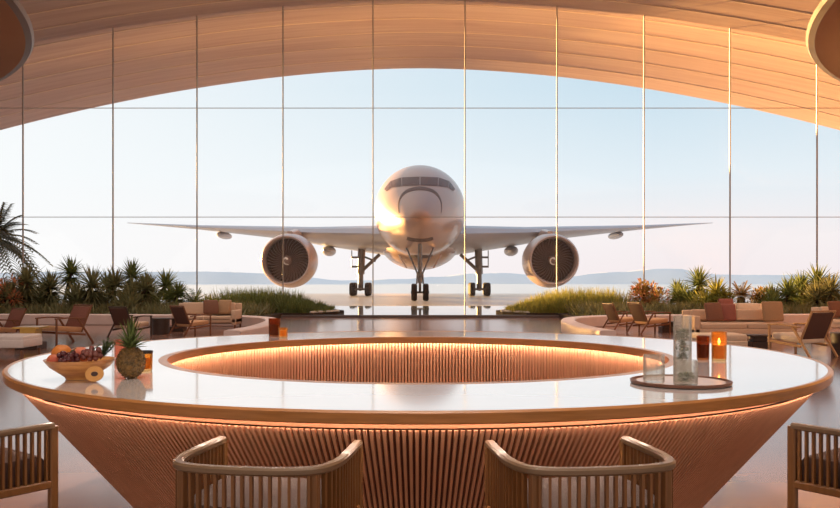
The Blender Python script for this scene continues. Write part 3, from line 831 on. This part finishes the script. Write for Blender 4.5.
bm = B(); lathe(bm, [(RO - .046, ZT - .054), (RO - .046, ZT - .046), (RO - .0305, ZT - .046), (RO - .0305, ZT - .054)], 128, closed=True)
link('light_strip', bm, M['led'], bar)
M['led_in'] = emit('warm_led_inner', (255, 230, 206), 60.0)
bm = B(); lathe(bm, [(RI + .018, ZT - .05), (RI + .018, ZT - .044), (RI + .03, ZT - .044), (RI + .03, ZT - .05)], 128, closed=True)
link('light_strip', bm, M['led_in'], bar)

# ------------------------------------------------------------------ bar stools
def stool_path(n=40):
    """plan of the U rail: open towards +Y; slightly flared arms"""
    pts = [(-.28, .27), (-.287, .1), (-.288, -.08), (-.25, -.2), (-.15, -.245), (0, -.255), (.15, -.245), (.25, -.2), (.288, -.08), (.287, .1), (.28, .27)]
    return smooth_path([(x, y, 0) for x, y in pts], 6)
def make_stool(label, x, y, rz, cush):
    t = thing('bar_stool', label, 'bar stool', (x, y, 0), rz, 'slatted stools round the bar')
    P = stool_path(); ZR, ZF = .955, .70
    bm = B(); sweep(bm, [(p.x, p.y, ZR) for p in P], rect(.038, .028, .007)); link('back_rail', bm, M['rail'], t, smooth=40)
    # arc-length spaced slats
    L = [0]
    for a, b in zip(P, P[1:]): L.append(L[-1] + (b - a).length)
    bm = B(); n = 46
    for k in range(1, n):
        s = L[-1] * k / n
        i = max(j for j in range(len(L)) if L[j] <= s + 1e-9); i = min(i, len(P) - 2)
        u = (s - L[i]) / (L[i + 1] - L[i]); p = P[i].lerp(P[i + 1], u); d = (P[i + 1] - P[i])
        box(bm, (p.x, p.y, (ZR + ZF) / 2), (.010, .018, ZR - ZF), .0, rotzm(math.atan2(d.y, d.x)))
    link('slat_panel', bm, M['stool'], t)
    bm = B(); pl = [(p.x * 1.04, p.y * 1.04) for p in P]
    sweep(bm, [(p.x, p.y, ZF) for p in P] , rect(.03, .035, .005)); box(bm, (0, .265, ZF), (.56, .03, .035), .004)
    prism(bm, [(p.x * .97, p.y * .97) for p in P], ZF - .012, ZF + .012)
    link('seat_frame', bm, M['stool'], t)
    bm = B(); pl = [(p.x * .93, p.y * .93 + (.0)) for p in P]
    c0 = [bm.verts.new((a, b, ZF + .013)) for a, b in pl]; c1 = [bm.verts.new((a, b, ZF + .09)) for a, b in pl]; c2 = [bm.verts.new((a * .93, b * .93, ZF + .12)) for a, b in pl]
    m_ = len(pl)
    for A_, B_ in ((c0, c1), (c1, c2)):
        for i in range(m_): bm.faces.new((A_[i], A_[(i + 1) % m_], B_[(i + 1) % m_], B_[i]))
    bm.faces.new(c0[::-1]); bm.faces.new(c2)
    link('seat_cushion', bm, cush, t, smooth=50)
    for (lx, ly, top_) in ((-.28, .27, ZR), (.28, .27, ZR), (-.235, -.2, ZR - .01), (.235, -.2, ZR - .01)):
        bm = B(); k = 1.0
        sweep(bm, [(lx, ly, 0), (lx, ly, top_)], rect(.036, .036, .005)); link('leg', bm, M['stool'], t)
    bm = B()
    for a, b in (((-.28, .27), (.28, .27)), ((-.28, .27), (-.235, -.2)), ((.28, .27), (.235, -.2)), ((-.235, -.2), (.235, -.2))):
        sweep(bm, [(a[0], a[1], .24), (b[0], b[1], .24)], rect(.02, .03, .003))
    link('footrest', bm, M['stool'], t)
    return t
st1 = make_stool('slatted oak stool seen from behind, on the left at the near side of the bar', W(267, 3.1), 3.1, math.radians(-8.5), M['cushion'])
dup(st1, (-W(267, 3.1) + .03, 3.1, 0), math.radians(8.5), 'slatted oak stool seen from behind, on the right at the near side of the bar')
st3 = make_stool('slatted oak stool side-on with dark cushion, cut by the left edge', -2.01, 3.69, -math.atan2(.62, .78), M['cushion_dark'])
dup(st3, (2.035, 3.69, 0), math.atan2(.62, .78), 'slatted oak stool side-on with dark cushion, cut by the right edge')

# ------------------------------------------------------------------ things on the bar
def onbar(px, py):                       # point on the counter from its image foot
    Y = (EYE - ZT) * FPX / (py - HOR); return (W(px, Y), Y, ZT + .0015)

def glass_tumbler(name, label, cat, loc, r, h, m, wall=.003, flare=1.0, group=None, inner=None, base=None):
    t = thing(name, label, cat, loc, 0, group)
    bm = B(); b = .012
    lathe(bm, [(0, 0), (r * .92, 0), (r, .006), (r * flare, h), (r * flare - wall, h), (r - wall - .001, b + .004), (0, b)], 40)
    link('glass_wall', bm, m, t, smooth=40)
    return t
# fruit bowl
bx, by, bz = onbar(80, 379)
t = thing('fruit_bowl', 'turned olive-wood bowl heaped with fruit on the left of the bar', 'bowl', (bx, by, bz))
bm = B(); lathe(bm, [(0, 0), (.07, 0), (.075, .012), (.1, .03), (.15, .065), (.176, .098), (.179, .104), (.172, .104), (.145, .075), (.09, .04), (0, .03)], 56)
link('bowl_body', bm, M['bowl'], t, smooth=50)
def fruit(name, label, x, y, z, r, m, sc=(1, 1, .95)):
    t = thing(name, label, 'fruit', (bx + x, by + y, bz + z)); bm = B(); sphere(bm, (0, 0, 0), r, 28, sc)
    for v in bm.verts:
        q = math.hypot(v.co.x, v.co.y) / r
        if v.co.z > 0 and q < .35: v.co.z -= (1 - q / .35) ** 2 * r * .14
    link('flesh', bm, m, t, smooth=True)
    bm = B(); lathe(bm, [(.0, r * .80), (.006, r * .80), (.007, r * .86), (.003, r * .9), (0, r * .9)], 10); link('stem', bm, M['dark_wood'], t)
fruit('orange', 'large orange at the left end of the fruit bowl', -.1, .01, .13, .052, M['orange'])
fruit('peach', 'red peach behind the dark grapes in the bowl', -.015, .035, .118, .05, M['peach'])
fruit('peach', 'orange-red peach below the large orange in the bowl', -.1, -.085, .103, .036, M['peach'])
def bunch(label, x, y, z, m, seed, n=24):
    r = random.Random(seed)
    t = thing('grape_bunch', label, 'grapes', (bx + x, by + y, bz + z), 0, 'grapes in the bowl')
    bm = B(); sphere(bm, (0, 0, 0), .0145, 12); g0 = link('grape', bm, m, t, smooth=True); first = True
    pts = []
    for tries in range(3000):
        p = Vector((r.uniform(-.055, .055), r.uniform(-.045, .045), r.uniform(-.02, .035)))
        if (p.x / .055) ** 2 + (p.y / .045) ** 2 + (p.z / .04) ** 2 > 1: continue
        if all((p - q).length > .021 for q in pts): pts.append(p)
        if len(pts) >= n: break
    for p in pts:
        if first: g0.location = p; first = False; continue
        c = g0.copy(); COL.objects.link(c); c.parent = t; c.location = p
    bm = B(); tube(bm, [(0, 0, 0), (.01, 0, .035), (.035, .01, .055)], .003, 6); link('stem', bm, M['herb'], t)
bunch('dark red grape bunch in the middle of the bowl', -.026, -.08, .112, M['grape_red'], 1)
bunch('pinkish grape bunch towards the right of the bowl', .082, -.04, .127, M['grape_pink'], 2)
bm = B(); r = random.Random(8)
for i in range(16):
    d = Vector((r.uniform(.1, .8), r.uniform(-.3, .3), r.uniform(.5, 1.1))).normalized(); L = r.uniform(.08, .13); p0 = Vector((0, 0, 0))
    tube(bm, [p0, p0 + d * L], .0018, 5)
    for q in range(12):
        for sg in range(3):
            leaf(bm, p0 + d * L * (q + 2) / 14, d + Vector((r.uniform(-1, 1), r.uniform(-1, 1), r.uniform(-.6, .6))), .022, .005, .1, 2)
tag(link('herb_sprig', bm, M['herb'], loc=(bx + .095, by + .03, bz + .098)), 'green needle-leaved herb sprigs at the right rim of the bowl', 'herbs')
# halved papaya
px_, py_, pz_ = bx + .14, by - .165, bz
t = thing('halved_papaya', 'halved yellow fruit with dark seeds leaning before the bowl', 'fruit', (px_, py_, pz_), .25); t.scale = (.86, .86, .86)
bm = B(); lathe(bm, [(0, -.035), (.025, -.032), (.045, -.018), (.052, 0), (0, .0)], 36)
bmesh.ops.transform(bm, matrix=Matrix.Translation((0, 0, .05)) @ Matrix.Rotation(math.radians(68), 4, 'X') @ Matrix.Diagonal((1, .9, 1, 1)), verts=bm.verts[:]); link('skin', bm, M['papaya'], t, smooth=40)
bm = B(); lathe(bm, [(0, .0005), (.048, .0005), (.048, .003), (.02, .003), (0, .003)], 36)
bmesh.ops.transform(bm, matrix=Matrix.Translation((0, 0, .05)) @ Matrix.Rotation(math.radians(68), 4, 'X') @ Matrix.Diagonal((1, .9, 1, 1)), verts=bm.verts[:]); link('cut_face', bm, M['flesh'], t)
bm = B(); sphere(bm, (0, 0, .003), .02, 16, (1, .75, .3)); bmesh.ops.transform(bm, matrix=Matrix.Translation((0, 0, .05)) @ Matrix.Rotation(math.radians(68), 4, 'X'), verts=bm.verts[:]); link('seed_hollow', bm, M['seed'], t, smooth=True)

# pineapple
qx, qy, qz = onbar(131, 378)
t = thing('pineapple', 'whole pineapple standing upright right of the fruit bowl', 'pineapple', (qx, qy, qz))
bm = B(); sphere(bm, (0, 0, .083), .07, 40, (1, 1, 1.18))
r0 = random.Random(4); ns = 150
for i in range(ns):
    z = 1 - 2 * (i + .5) / ns; a = i * 2.39996; q = math.sqrt(1 - z * z)
    nrm = Vector((q * math.cos(a), q * math.sin(a), z / 1.18)).normalized(); c = Vector((.07 * q * math.cos(a), .07 * q * math.sin(a), .083 + .0826 * z))
    t1 = nrm.cross(Vector((0, 0, 1))); t1 = t1.normalized() if t1.length > .01 else Vector((1, 0, 0)); t2 = nrm.cross(t1)
    s = .0098; vb = [bm.verts.new(c + (t1 * math.cos(k * PI / 3) + t2 * math.sin(k * PI / 3)) * s - nrm * .002) for k in range(6)]
    vt = [bm.verts.new(c + (t1 * math.cos(k * PI / 3) + t2 * math.sin(k * PI / 3)) * s * .6 + nrm * .005) for k in range(6)]
    ap = bm.verts.new(c + nrm * .008 + t2 * -.003)
    for k in range(6):
        bm.faces.new((vb[k], vb[(k + 1) % 6], vt[(k + 1) % 6], vt[k])); bm.faces.new((vt[k], vt[(k + 1) % 6], ap))
link('pineapple_body', bm, M['pine'], t)
bm = B(); rr_ = random.Random(5)
for i in range(46):
    a = i * 2.39996; e = .35 + 1.2 * (i / 46); L = .075 + .09 * (i / 46)
    leaf(bm, (.02 * math.cos(a) * (1 - i / 60), .02 * math.sin(a) * (1 - i / 60), .155 + .03 * i / 46), (math.cos(a) * math.cos(e), math.sin(a) * math.cos(e), math.sin(e)), L * rr_.uniform(.85, 1.1), .026, .25 * math.cos(e), 4)
link('leaf_crown', bm, M['pine_leaf'], t)
# glasses by the pineapple
gx, gy, gz = onbar(144, 371)
t = thing('candle_tumbler', 'honey candle tumbler with black rim right behind the pineapple', 'candle', (gx, gy, gz))
bm = B(); lathe(bm, [(0, 0), (.044, 0), (.046, .006), (.048, .10), (.043, .10), (.041, .012), (0, .012)], 36); link('cup', bm, M['amber'], t, smooth=40)
bm = B(); lathe(bm, [(.0485, .10), (.0495, .104), (.0495, .114), (.043, .114), (.0425, .10)], 36, closed=True); link('rim_band', bm, M['black'], t, smooth=40)
bm = B(); lathe(bm, [(0, .013), (.040, .013), (.041, .075), (0, .078)], 36); link('wax', bm, M['yellow_wax'], t, smooth=40)
gx, gy, gz = onbar(122, 369)
glass_tumbler('rose_vase', 'tall rose-tinted glass half hidden behind the pineapple', 'glass', (gx - .01, gy, gz), .033, .17, M['rose_glass'])
# two candle glasses at the back of the bar
gx, gy, gz = onbar(274.5, 336.5)
t = thing('candle_glass', 'tall dark amber candle glass at the far left of the bar opening', 'candle', (gx, gy, gz))
bm = B(); lathe(bm, [(0, 0), (.05, 0), (.052, .006), (.054, .165), (.049, .165), (.047, .012), (0, .012)], 36); link('cup', bm, M['amber_dark'], t, smooth=40)
bm = B(); lathe(bm, [(0, .013), (.046, .013), (.047, .11), (0, .112)], 36); link('wax', bm, M['pillow_brown'], t, smooth=40)
gx, gy, gz = onbar(283.5, 337.5)
t = thing('candle_glass', 'short honey-yellow candle glass beside the tall dark amber one', 'candle', (gx, gy - .02, gz))
bm = B(); lathe(bm, [(0, 0), (.038, 0), (.04, .006), (.042, .088), (.038, .088), (.036, .012), (0, .012)], 36); link('cup', bm, M['amber'], t, smooth=40)
bm = B(); lathe(bm, [(0, .013), (.0355, .013), (.036, .066), (0, .067)], 36); link('wax', bm, M['yellow_wax'], t, smooth=40)
# amber glasses on the right
gx, gy, gz = onbar(703, 360)
t = thing('candle_glass', 'dark amber glass behind the serving tray, left of the pair', 'candle', (gx, gy, gz))
bm = B(); lathe(bm, [(0, 0), (.037, 0), (.039, .006), (.041, .155), (.037, .155), (.035, .012), (0, .012)], 36); link('cup', bm, M['amber_dark'], t, smooth=40)
bm = B(); lathe(bm, [(0, .013), (.034, .013), (.036, .10), (0, .102)], 36); link('wax', bm, M['pillow_brown'], t, smooth=40)
gx, gy, gz = onbar(717.5, 360.5)
t = thing('candle_glass', 'tall glowing honey-amber glass right of the dark amber one', 'candle', (gx + .01, gy, gz))
bm = B(); lathe(bm, [(0, 0), (.044, 0), (.046, .006), (.048, .185), (.044, .185), (.042, .012), (0, .012)], 36); link('cup', bm, M['amber'], t, smooth=40)
bm = B(); lathe(bm, [(0, .013), (.041, .013), (.042, .10), (0, .102)], 36); link('wax', bm, M['yellow_wax'], t, smooth=40)
M['flame'] = emit('candle_flame', (255, 190, 96), 30)
bm = B(); lathe(bm, [(0, .104), (.006, .112), (.007, .12), (.004, .134), (0, .146)], 12); link('flame', bm, M['flame'], t, smooth=True)
# tray with carafe and tumblers
tx, ty, tz = onbar(680.5, 383.5)
t = thing('serving_tray', 'round walnut-rimmed tray with pale inlay on the right of the bar', 'tray', (tx, ty, tz))
bm = B(); lathe(bm, [(0, 0), (.235, 0), (.245, .004), (.247, .016), (.24, .018), (.228, .01), (0, .008)], 72); link('tray_body', bm, M['tray_wood'], t, smooth=30)
bm = B(); lathe(bm, [(0, .0085), (.215, .0105), (.215, .0115), (0, .0115)], 72); link('inlay', bm, M['tray_in'], t)
TZ = tz + .0117
def drink(name, label, px, py, r, h, seed, herb_n, herb_h, cat):
    x, y, z = onbar(px, py)
    t = thing(name, label, cat, (x, y, TZ))
    bm = B(); lathe(bm, [(0, 0), (r * .95, 0), (r, .006), (r, h), (r - .003, h), (r - .004, .014), (0, .012)], 40); g = link('glass_wall', bm, M['glass'], t, smooth=40)
    # faceted vertical ribs on the glass
    bm = B()
    for k in range(12):
        a = 2 * PI * k / 12; tube(bm, [((r + .0006) * math.cos(a), (r + .0006) * math.sin(a), .01), ((r + .0006) * math.cos(a), (r + .0006) * math.sin(a), h * .97)], .0013, 5)
    link('ribs', bm, M['glass'], t)
    r_ = random.Random(seed); bm = B()
    for i in range(herb_n):
        a = r_.uniform(0, 2 * PI); q = r_.uniform(0, r * .6); p = Vector((q * math.cos(a), q * math.sin(a), r_.uniform(.02, herb_h)))
        a2 = r_.uniform(0, 2 * PI); leaf(bm, p, (math.cos(a2), math.sin(a2), r_.uniform(-.6, 1)), r * .5, r * .42, .2, 3)
    if herb_n: link('mint', bm, M['herb'], t)
    return t
drink('carafe', 'tall ribbed glass carafe stuffed with mint on the tray', 682.5, 377, .047, .315, 3, 280, .24, 'carafe')
drink('tumbler', 'short tumbler with mint in front of the carafe', 685.5, 387.5, .057, .12, 4, 60, .055, 'glass')
drink('tumbler', 'wide clear tumbler at the left of the tray', 654, 384.5, .052, .135, 5, 0, .1, 'glass')

# ================================================================== LOUNGE FURNITURE
def lounge_chair(label, px, Y, rz, back, seat, frame, s=1.0):
    t = thing('lounge_chair', label, 'armchair', (W(px, Y), Y, 0), rz, None)
    t.scale = (s, s, s)
    w, d = .36, .40
    for sx in (-1, 1):
        bm = B(); sweep(bm, [(sx * w, d, 0), (sx * w, d, .56)], rect(.04, .04, .006)); link('leg', bm, frame, t)
        bm = B(); sweep(bm, [(sx * w, -d - .12, 0), (sx * w, -.12, .58)], rect(.04, .04, .006)); link('leg', bm, frame, t)
        bm = B(); sweep(bm, smooth_path([(sx * w, d + .03, .575), (sx * w, .1, .59), (sx * w, -.3, .555)], 5), rect(.06, .03, .008)); link('armrest', bm, frame, t)
        bm = B(); sweep(bm, [(sx * w, d, .27), (sx * w, -.32, .2)], rect(.03, .05, .006)); link('side_rail', bm, frame, t)
    bm = B(); box(bm, (0, .04, .335), (.64, .68, .12), .03, rotx(math.radians(5))); link('seat_cushion', bm, seat, t, smooth=50)
    a = math.radians(-20); bm = B()
    for sx in (-1, 1): sweep(bm, [(sx * .31, -.25, .26), (sx * .31, -.52, .86)], rect(.035, .04, .006))
    sweep(bm, [(-.31, -.52, .85), (.31, -.52, .85)], rect(.04, .035, .006)); sweep(bm, [(-.31, -.27, .3), (.31, -.27, .3)], rect(.04, .035, .006)); link('back_frame', bm, frame, t)
    bm = B(); q = rotx(math.radians(24))
    box(bm, (0, -.385, .575), (.585, .05, .54), .015, q)
    link('backrest', bm, back, t, smooth=50)
    return t
lounge_chair('rust-backed armchair cut by the left edge', 0, 21.6, math.radians(145), M['rust_web'], M['tan'], M['teak'])
lounge_chair('rust-backed teak armchair with tan seat facing left, behind the fruit bowl', 63, 21.2, math.radians(147), M['rust_web'], M['tan'], M['teak'], 1.12)
lounge_chair('dark brown armchair seen from behind, above the pineapple', 131, 23.8, math.radians(-25), M['brown_web'], M['beige'], M['dark_wood'])
lounge_chair('brown armchair turned right, between dark drum table and left daybed', 191.5, 24.6, math.radians(-38), M['brown_web'], M['tan'], M['teak'])
lounge_chair('slung lounge chair facing right at the curved wall, left of two', 622, 26.8, math.radians(-72), M['brown_web'], M['tan'], M['teak'])
lounge_chair('slung lounge chair facing right, nearer one right of the first', 650, 25.4, math.radians(-72), M['brown_web'], M['tan'], M['teak'], 1.08)
lounge_chair('dark-backed armchair with cream seat and pale arms in front of the big sofa', 800, 17.9, math.radians(26), M['brown_web'], M['cream'], M['teak_light'], 1.12)

def sofa(label, x0, x1, Y, d, m, arms=(1, 1), back=True, seat_h=.42, back_h=.74, legs=True, name='sofa', cat='sofa', ncush=2, side_m=None):
    w = x1 - x0; t = thing(name, label, cat, ((x0 + x1) / 2, Y, 0))
    zb = .14 if legs else 0.0
    bm = B(); box(bm, (0, d / 2, (zb + seat_h - .14) / 2), (w, d, seat_h - .14 - zb), .02); 
    for v in bm.verts: v.co.z += zb / 2
    link('base', bm, m, t, smooth=50)
    aw = .16; xl = -w / 2 + (aw if arms[0] else 0); xr = w / 2 - (aw if arms[1] else 0); cw = (xr - xl) / ncush
    for k in range(ncush):
        bm = B(); box(bm, (xl + cw * (k + .5), d / 2 - (.09 if back else 0), seat_h - .07), (cw - .012, d - (.18 if back else .02), .15), .035, seg=3); link('seat_cushion', bm, m, t, smooth=60)
        if back:
            bm = B(); box(bm, (xl + cw * (k + .5), d - .25, (seat_h + back_h) / 2 + .03), (cw - .02, .18, back_h - seat_h - .02), .05, rotx(math.radians(-10)), 3); link('back_cushion', bm, m, t, smooth=60)
    if back:
        bm = B(); box(bm, (0, d - .07, (zb + back_h) / 2), (w, .14, back_h - zb), .03); link('backrest', bm, m, t, smooth=50)
    for s, on in zip((-1, 1), arms):
        if on:
            bm = B(); box(bm, (s * (w / 2 - aw / 2), d / 2, (zb + seat_h + .2) / 2), (aw, d, seat_h + .2 - zb), .03); link('armrest', bm, m, t, smooth=50)
    if legs:
        for sx in (-1, 1):
            for yy in (.06, d - .06):
                bm = B(); box(bm, (sx * (w / 2 - .05), yy, .075), (.05, .05, .15), .005); link('leg', bm, M['teak'], t)
    return t
def pillow(label, x, y, z, w, m, tilt, rz=0.0, group=None):
    bm = B(); box(bm, (0, 0, 0), (w, .13, w), .055, None, 4)
    for v in bm.verts:
        k = max(abs(v.co.x), abs(v.co.z)) / (w / 2); v.co.y *= 1.25 - .75 * k ** 2
    bmesh.ops.transform(bm, matrix=Matrix.Rotation(rz, 4, 'Z') @ Matrix.Rotation(tilt, 4, 'X'), verts=bm.verts[:])
    return tag(link('pillow', bm, m, loc=(x, y, z), smooth=True), label, 'pillow', group)

# left
sofa('pale daybed end cut by the left edge', W(-70, 17.2), W(23, 17.2), 17.2, .9, M['white_cloth'], (0, 0), False, .45, ncush=1, name='daybed', cat='daybed')
sofa('pinkish box sofa beside the curved wall end on the left', W(174, 27.6), W(238, 27.6), 27.3, .95, M['beige'], (1, 1), True, .42, .83)
for lb, px, m, rz in (('brown pillow leaning inside the left box sofa', 212, 'pillow_brown', .3), ('tan pillow by the right arm of the left box sofa', 224, 'pillow_tan', -.35)):
    pillow(lb, W(px, 27.7), (27.55 if px < 220 else 27.72), .72, .48, M[m], -.35, rz)
def drum(label, px, Y, r, h, m, name='drum_table'):
    t = thing(name, label, 'side table', (W(px, Y), Y, 0)); bm = B(); lathe(bm, [(0, 0), (r * .92, 0), (r * .95, h - .05)], 32); link('body', bm, m, t, smooth=40)
    bm = B(); lathe(bm, [(0, h - .05), (r, h - .05), (r, h - .008), (r - .01, h), (0, h)], 32); link('table_top', bm, m, t, smooth=40); return t
drum('dark drum side table between the two brown armchairs on the left', 160.5, 24.9, .28, .48, M['dark_wood'])
drum('dark drum table at the right edge, next to the dark-backed armchair', 846, 18.2, .32, .46, M['dark_wood'])
def square_table(label, px, Y, w, h, top, body, rz=0.0):
    t = thing('side_table', label, 'side table', (W(px, Y), Y, 0), rz)
    bm = B(); box(bm, (0, 0, h - .02), (w, w, .04), .005); link('table_top', bm, top, t)
    bm = B(); box(bm, (0, 0, (h - .04 + .16) / 2), (w * .6, w * .6, h - .2), .01); link('pedestal', bm, top, t)
    bm = B(); box(bm, (0, 0, .08), (w * .86, w * .86, .16), .01); link('base', bm, body, t); return t
square_table('gold-topped side table left of the tan-seated armchair', 31, 19.6, .6, .52, M['gold'], M['dark_wood'])
square_table('low dark side table beside the brown armchair turned right', 178, 26.2, .5, .42, M['dark_wood'], M['dark_wood'])
# right
sofa('big cream sofa with brown and tan cushions on the right', W(690, 23), W(788, 23), 22.6, 1.15, M['beige'], (1, 0), True, .43, .76, legs=False, ncush=2)
pillow('brown pillow at the left arm of the big sofa', W(712, 23), 22.86, .735, .52, M['pillow_brown'], -.3, .25)
pillow('dark rust pillow second from the left on the big sofa', W(728, 23), 23.08, .715, .48, M['pillow_rust'], -.3, -.1)
pillow('wide tan pillow at the right end of the big sofa', W(773, 23), 23.02, .745, .56, M['pillow_tan'], -.3, -.05)
sofa('cream sofa standing behind the big sofa, against the bed', W(712, 28), W(768, 28), 27.6, 1.0, M['cream'], (1, 1), True, .42, .8)
pillow('pink pillow on the sofa behind the big one', W(724, 28), 27.8, .745, .5, M['pillow_rust'], -.3, 0)
sofa('pale sofa cut by the right edge', W(820, 25), W(870, 25), 24.6, 1.0, M['cream'], (1, 1), True, .42, .78)
pillow('brown pillow on the sofa at the right edge', W(833, 25), 24.8, .74, .5, M['pillow_brown'], -.3, .2)
sofa('white ottoman in front of the big sofa', W(699, 19.4), W(748, 19.4), 19.4, .8, M['cream'], (0, 0), False, .34, legs=False, ncush=1, name='ottoman', cat='ottoman')
square_table('dark coffee table beside the white ottoman', 758, 19.8, .52, .32, M['dark_wood'], M['dark_wood'])
square_table('low dark table before the nearer slung lounge chair', 668, 26.0, .55, .32, M['dark_wood'], M['dark_wood'])

# ================================================================== LIGHT, SKY, CAMERA
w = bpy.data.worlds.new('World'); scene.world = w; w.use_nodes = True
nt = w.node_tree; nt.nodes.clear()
def N(t): return nt.nodes.new(t)
tc = N('ShaderNodeTexCoord'); sp = N('ShaderNodeSeparateXYZ'); nt.links.new(tc.outputs['Generated'], sp.inputs[0])
rp = N('ShaderNodeValToRGB'); nt.links.new(sp.outputs['Z'], rp.inputs['Fac'])
els = [(0.0, (246, 234, 236)), (.05, (248, 240, 241)), (.12, (230, 240, 247)), (.22, (204, 226, 240)), (.5, (170, 205, 232)), (1.0, (130, 175, 220))]
cr = rp.color_ramp
cr.elements[0].position = els[0][0]; cr.elements[0].color = (*lin(els[0][1]), 1)
cr.elements[1].position = els[-1][0]; cr.elements[1].color = (*lin(els[-1][1]), 1)
for p, c in els[1:-1]:
    e = cr.elements.new(p); e.color = (*lin(c), 1)
# whiter towards the sun side (left)
mr = N('ShaderNodeMapRange'); mr.inputs['From Min'].default_value = .25; mr.inputs['From Max'].default_value = -.45; mr.inputs['To Min'].default_value = 0; mr.inputs['To Max'].default_value = .85
nt.links.new(sp.outputs['X'], mr.inputs['Value'])
mx = N('ShaderNodeMixRGB'); mx.inputs['Color2'].default_value = (1.0, 1.0, 1.0, 1)
nt.links.new(mr.outputs[0], mx.inputs['Fac']); nt.links.new(rp.outputs[0], mx.inputs['Color1'])
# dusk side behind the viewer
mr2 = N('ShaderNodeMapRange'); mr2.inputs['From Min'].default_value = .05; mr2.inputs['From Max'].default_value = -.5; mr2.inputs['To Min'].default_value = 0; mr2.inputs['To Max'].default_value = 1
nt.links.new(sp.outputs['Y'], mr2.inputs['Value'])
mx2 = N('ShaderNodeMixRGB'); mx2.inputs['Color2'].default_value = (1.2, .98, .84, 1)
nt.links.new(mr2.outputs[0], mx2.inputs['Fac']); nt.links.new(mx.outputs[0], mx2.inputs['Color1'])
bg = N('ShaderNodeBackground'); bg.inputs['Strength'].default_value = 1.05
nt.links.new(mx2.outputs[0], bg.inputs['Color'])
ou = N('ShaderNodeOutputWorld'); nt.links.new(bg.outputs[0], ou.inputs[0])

sun = bpy.data.lights.new('sun', 'SUN'); sun.energy = 34.0; sun.color = (1.0, .57, .19); sun.angle = math.radians(.9)
so = bpy.data.objects.new('sun', sun); COL.objects.link(so)
src = Vector((-.65, .76, .046)).normalized()
so.rotation_euler = src.to_track_quat('Z', 'Y').to_euler(); so.location = src * 50

def added_fill_lamp(x, y, label, watts, size=1.3, group='added fill lamps above the bar'):
    zc = arch(x) - .05  # unseen lamps added to brighten the bar and the seating
    t = thing('added_fill_lamp', label, 'lamp', (x, y, zc), 0, group)
    bm = B(); lathe(bm, [(.22, .35), (.22, 0), (.19, 0), (.17, .2), (0, .2)], 32); link('housing', bm, M['canopy_edge'], t, smooth=40)
    bm = B(); lathe(bm, [(0, .15), (.165, .15), (.165, .19), (0, .19)], 32); link('lens', bm, M['lens'], t)
    li = bpy.data.lights.new('fill_lamp_spot', 'SPOT'); li.energy = watts; li.color = (1.0, .84, .72); li.spot_size = size; li.spot_blend = .35; li.shadow_soft_size = .16
    lo = bpy.data.objects.new('fill_lamp_spot', li); COL.objects.link(lo); lo.parent = t; lo.location = (0, 0, -.02)
M['lens'] = emit('fill_lamp_lens', (255, 236, 214), 6.0)
for lx in (-5, 0, 5):
    for ly in (1.5, 6.5, 12):
        added_fill_lamp(lx, ly, 'unseen fill lamp added in the ceiling above the bar', 380)
for lx, ly in ((-1.4, 5), (1.4, 5), (-1.4, 7.4), (1.4, 7.4)):
    added_fill_lamp(lx, ly, 'unseen narrow spot added to brighten the bar top', 3000, .42, 'added fill spots over the bar top')
for lx in (-14, -7.5, 0, 7.5, 14):
    for ly in (19, 27, 33):
        added_fill_lamp(lx, ly, 'unseen fill lamp added in the ceiling above the lounge seating', 1400, 1.2, 'added fill lamps above the seating')
cam = bpy.data.cameras.new('camera'); cam.sensor_width = 36; cam.lens = 36 * FPX / 840; cam.shift_y = (HOR - 254) / 840; cam.clip_end = 20000; cam.clip_start = .05
co = bpy.data.objects.new('camera', cam); COL.objects.link(co); co.location = (0, 0, EYE); co.rotation_euler = (PI / 2, 0, 0)
scene.camera = co
vs_ = scene.view_settings
vs_.view_transform = 'Standard'; vs_.look = 'None'; vs_.exposure = 0.0; vs_.gamma = 1; vs_.use_curve_mapping = False
scene.cycles.use_denoising = True
scene.cycles.max_bounces = 8; scene.cycles.transparent_max_bounces = 64; scene.cycles.sample_clamp_indirect = 6
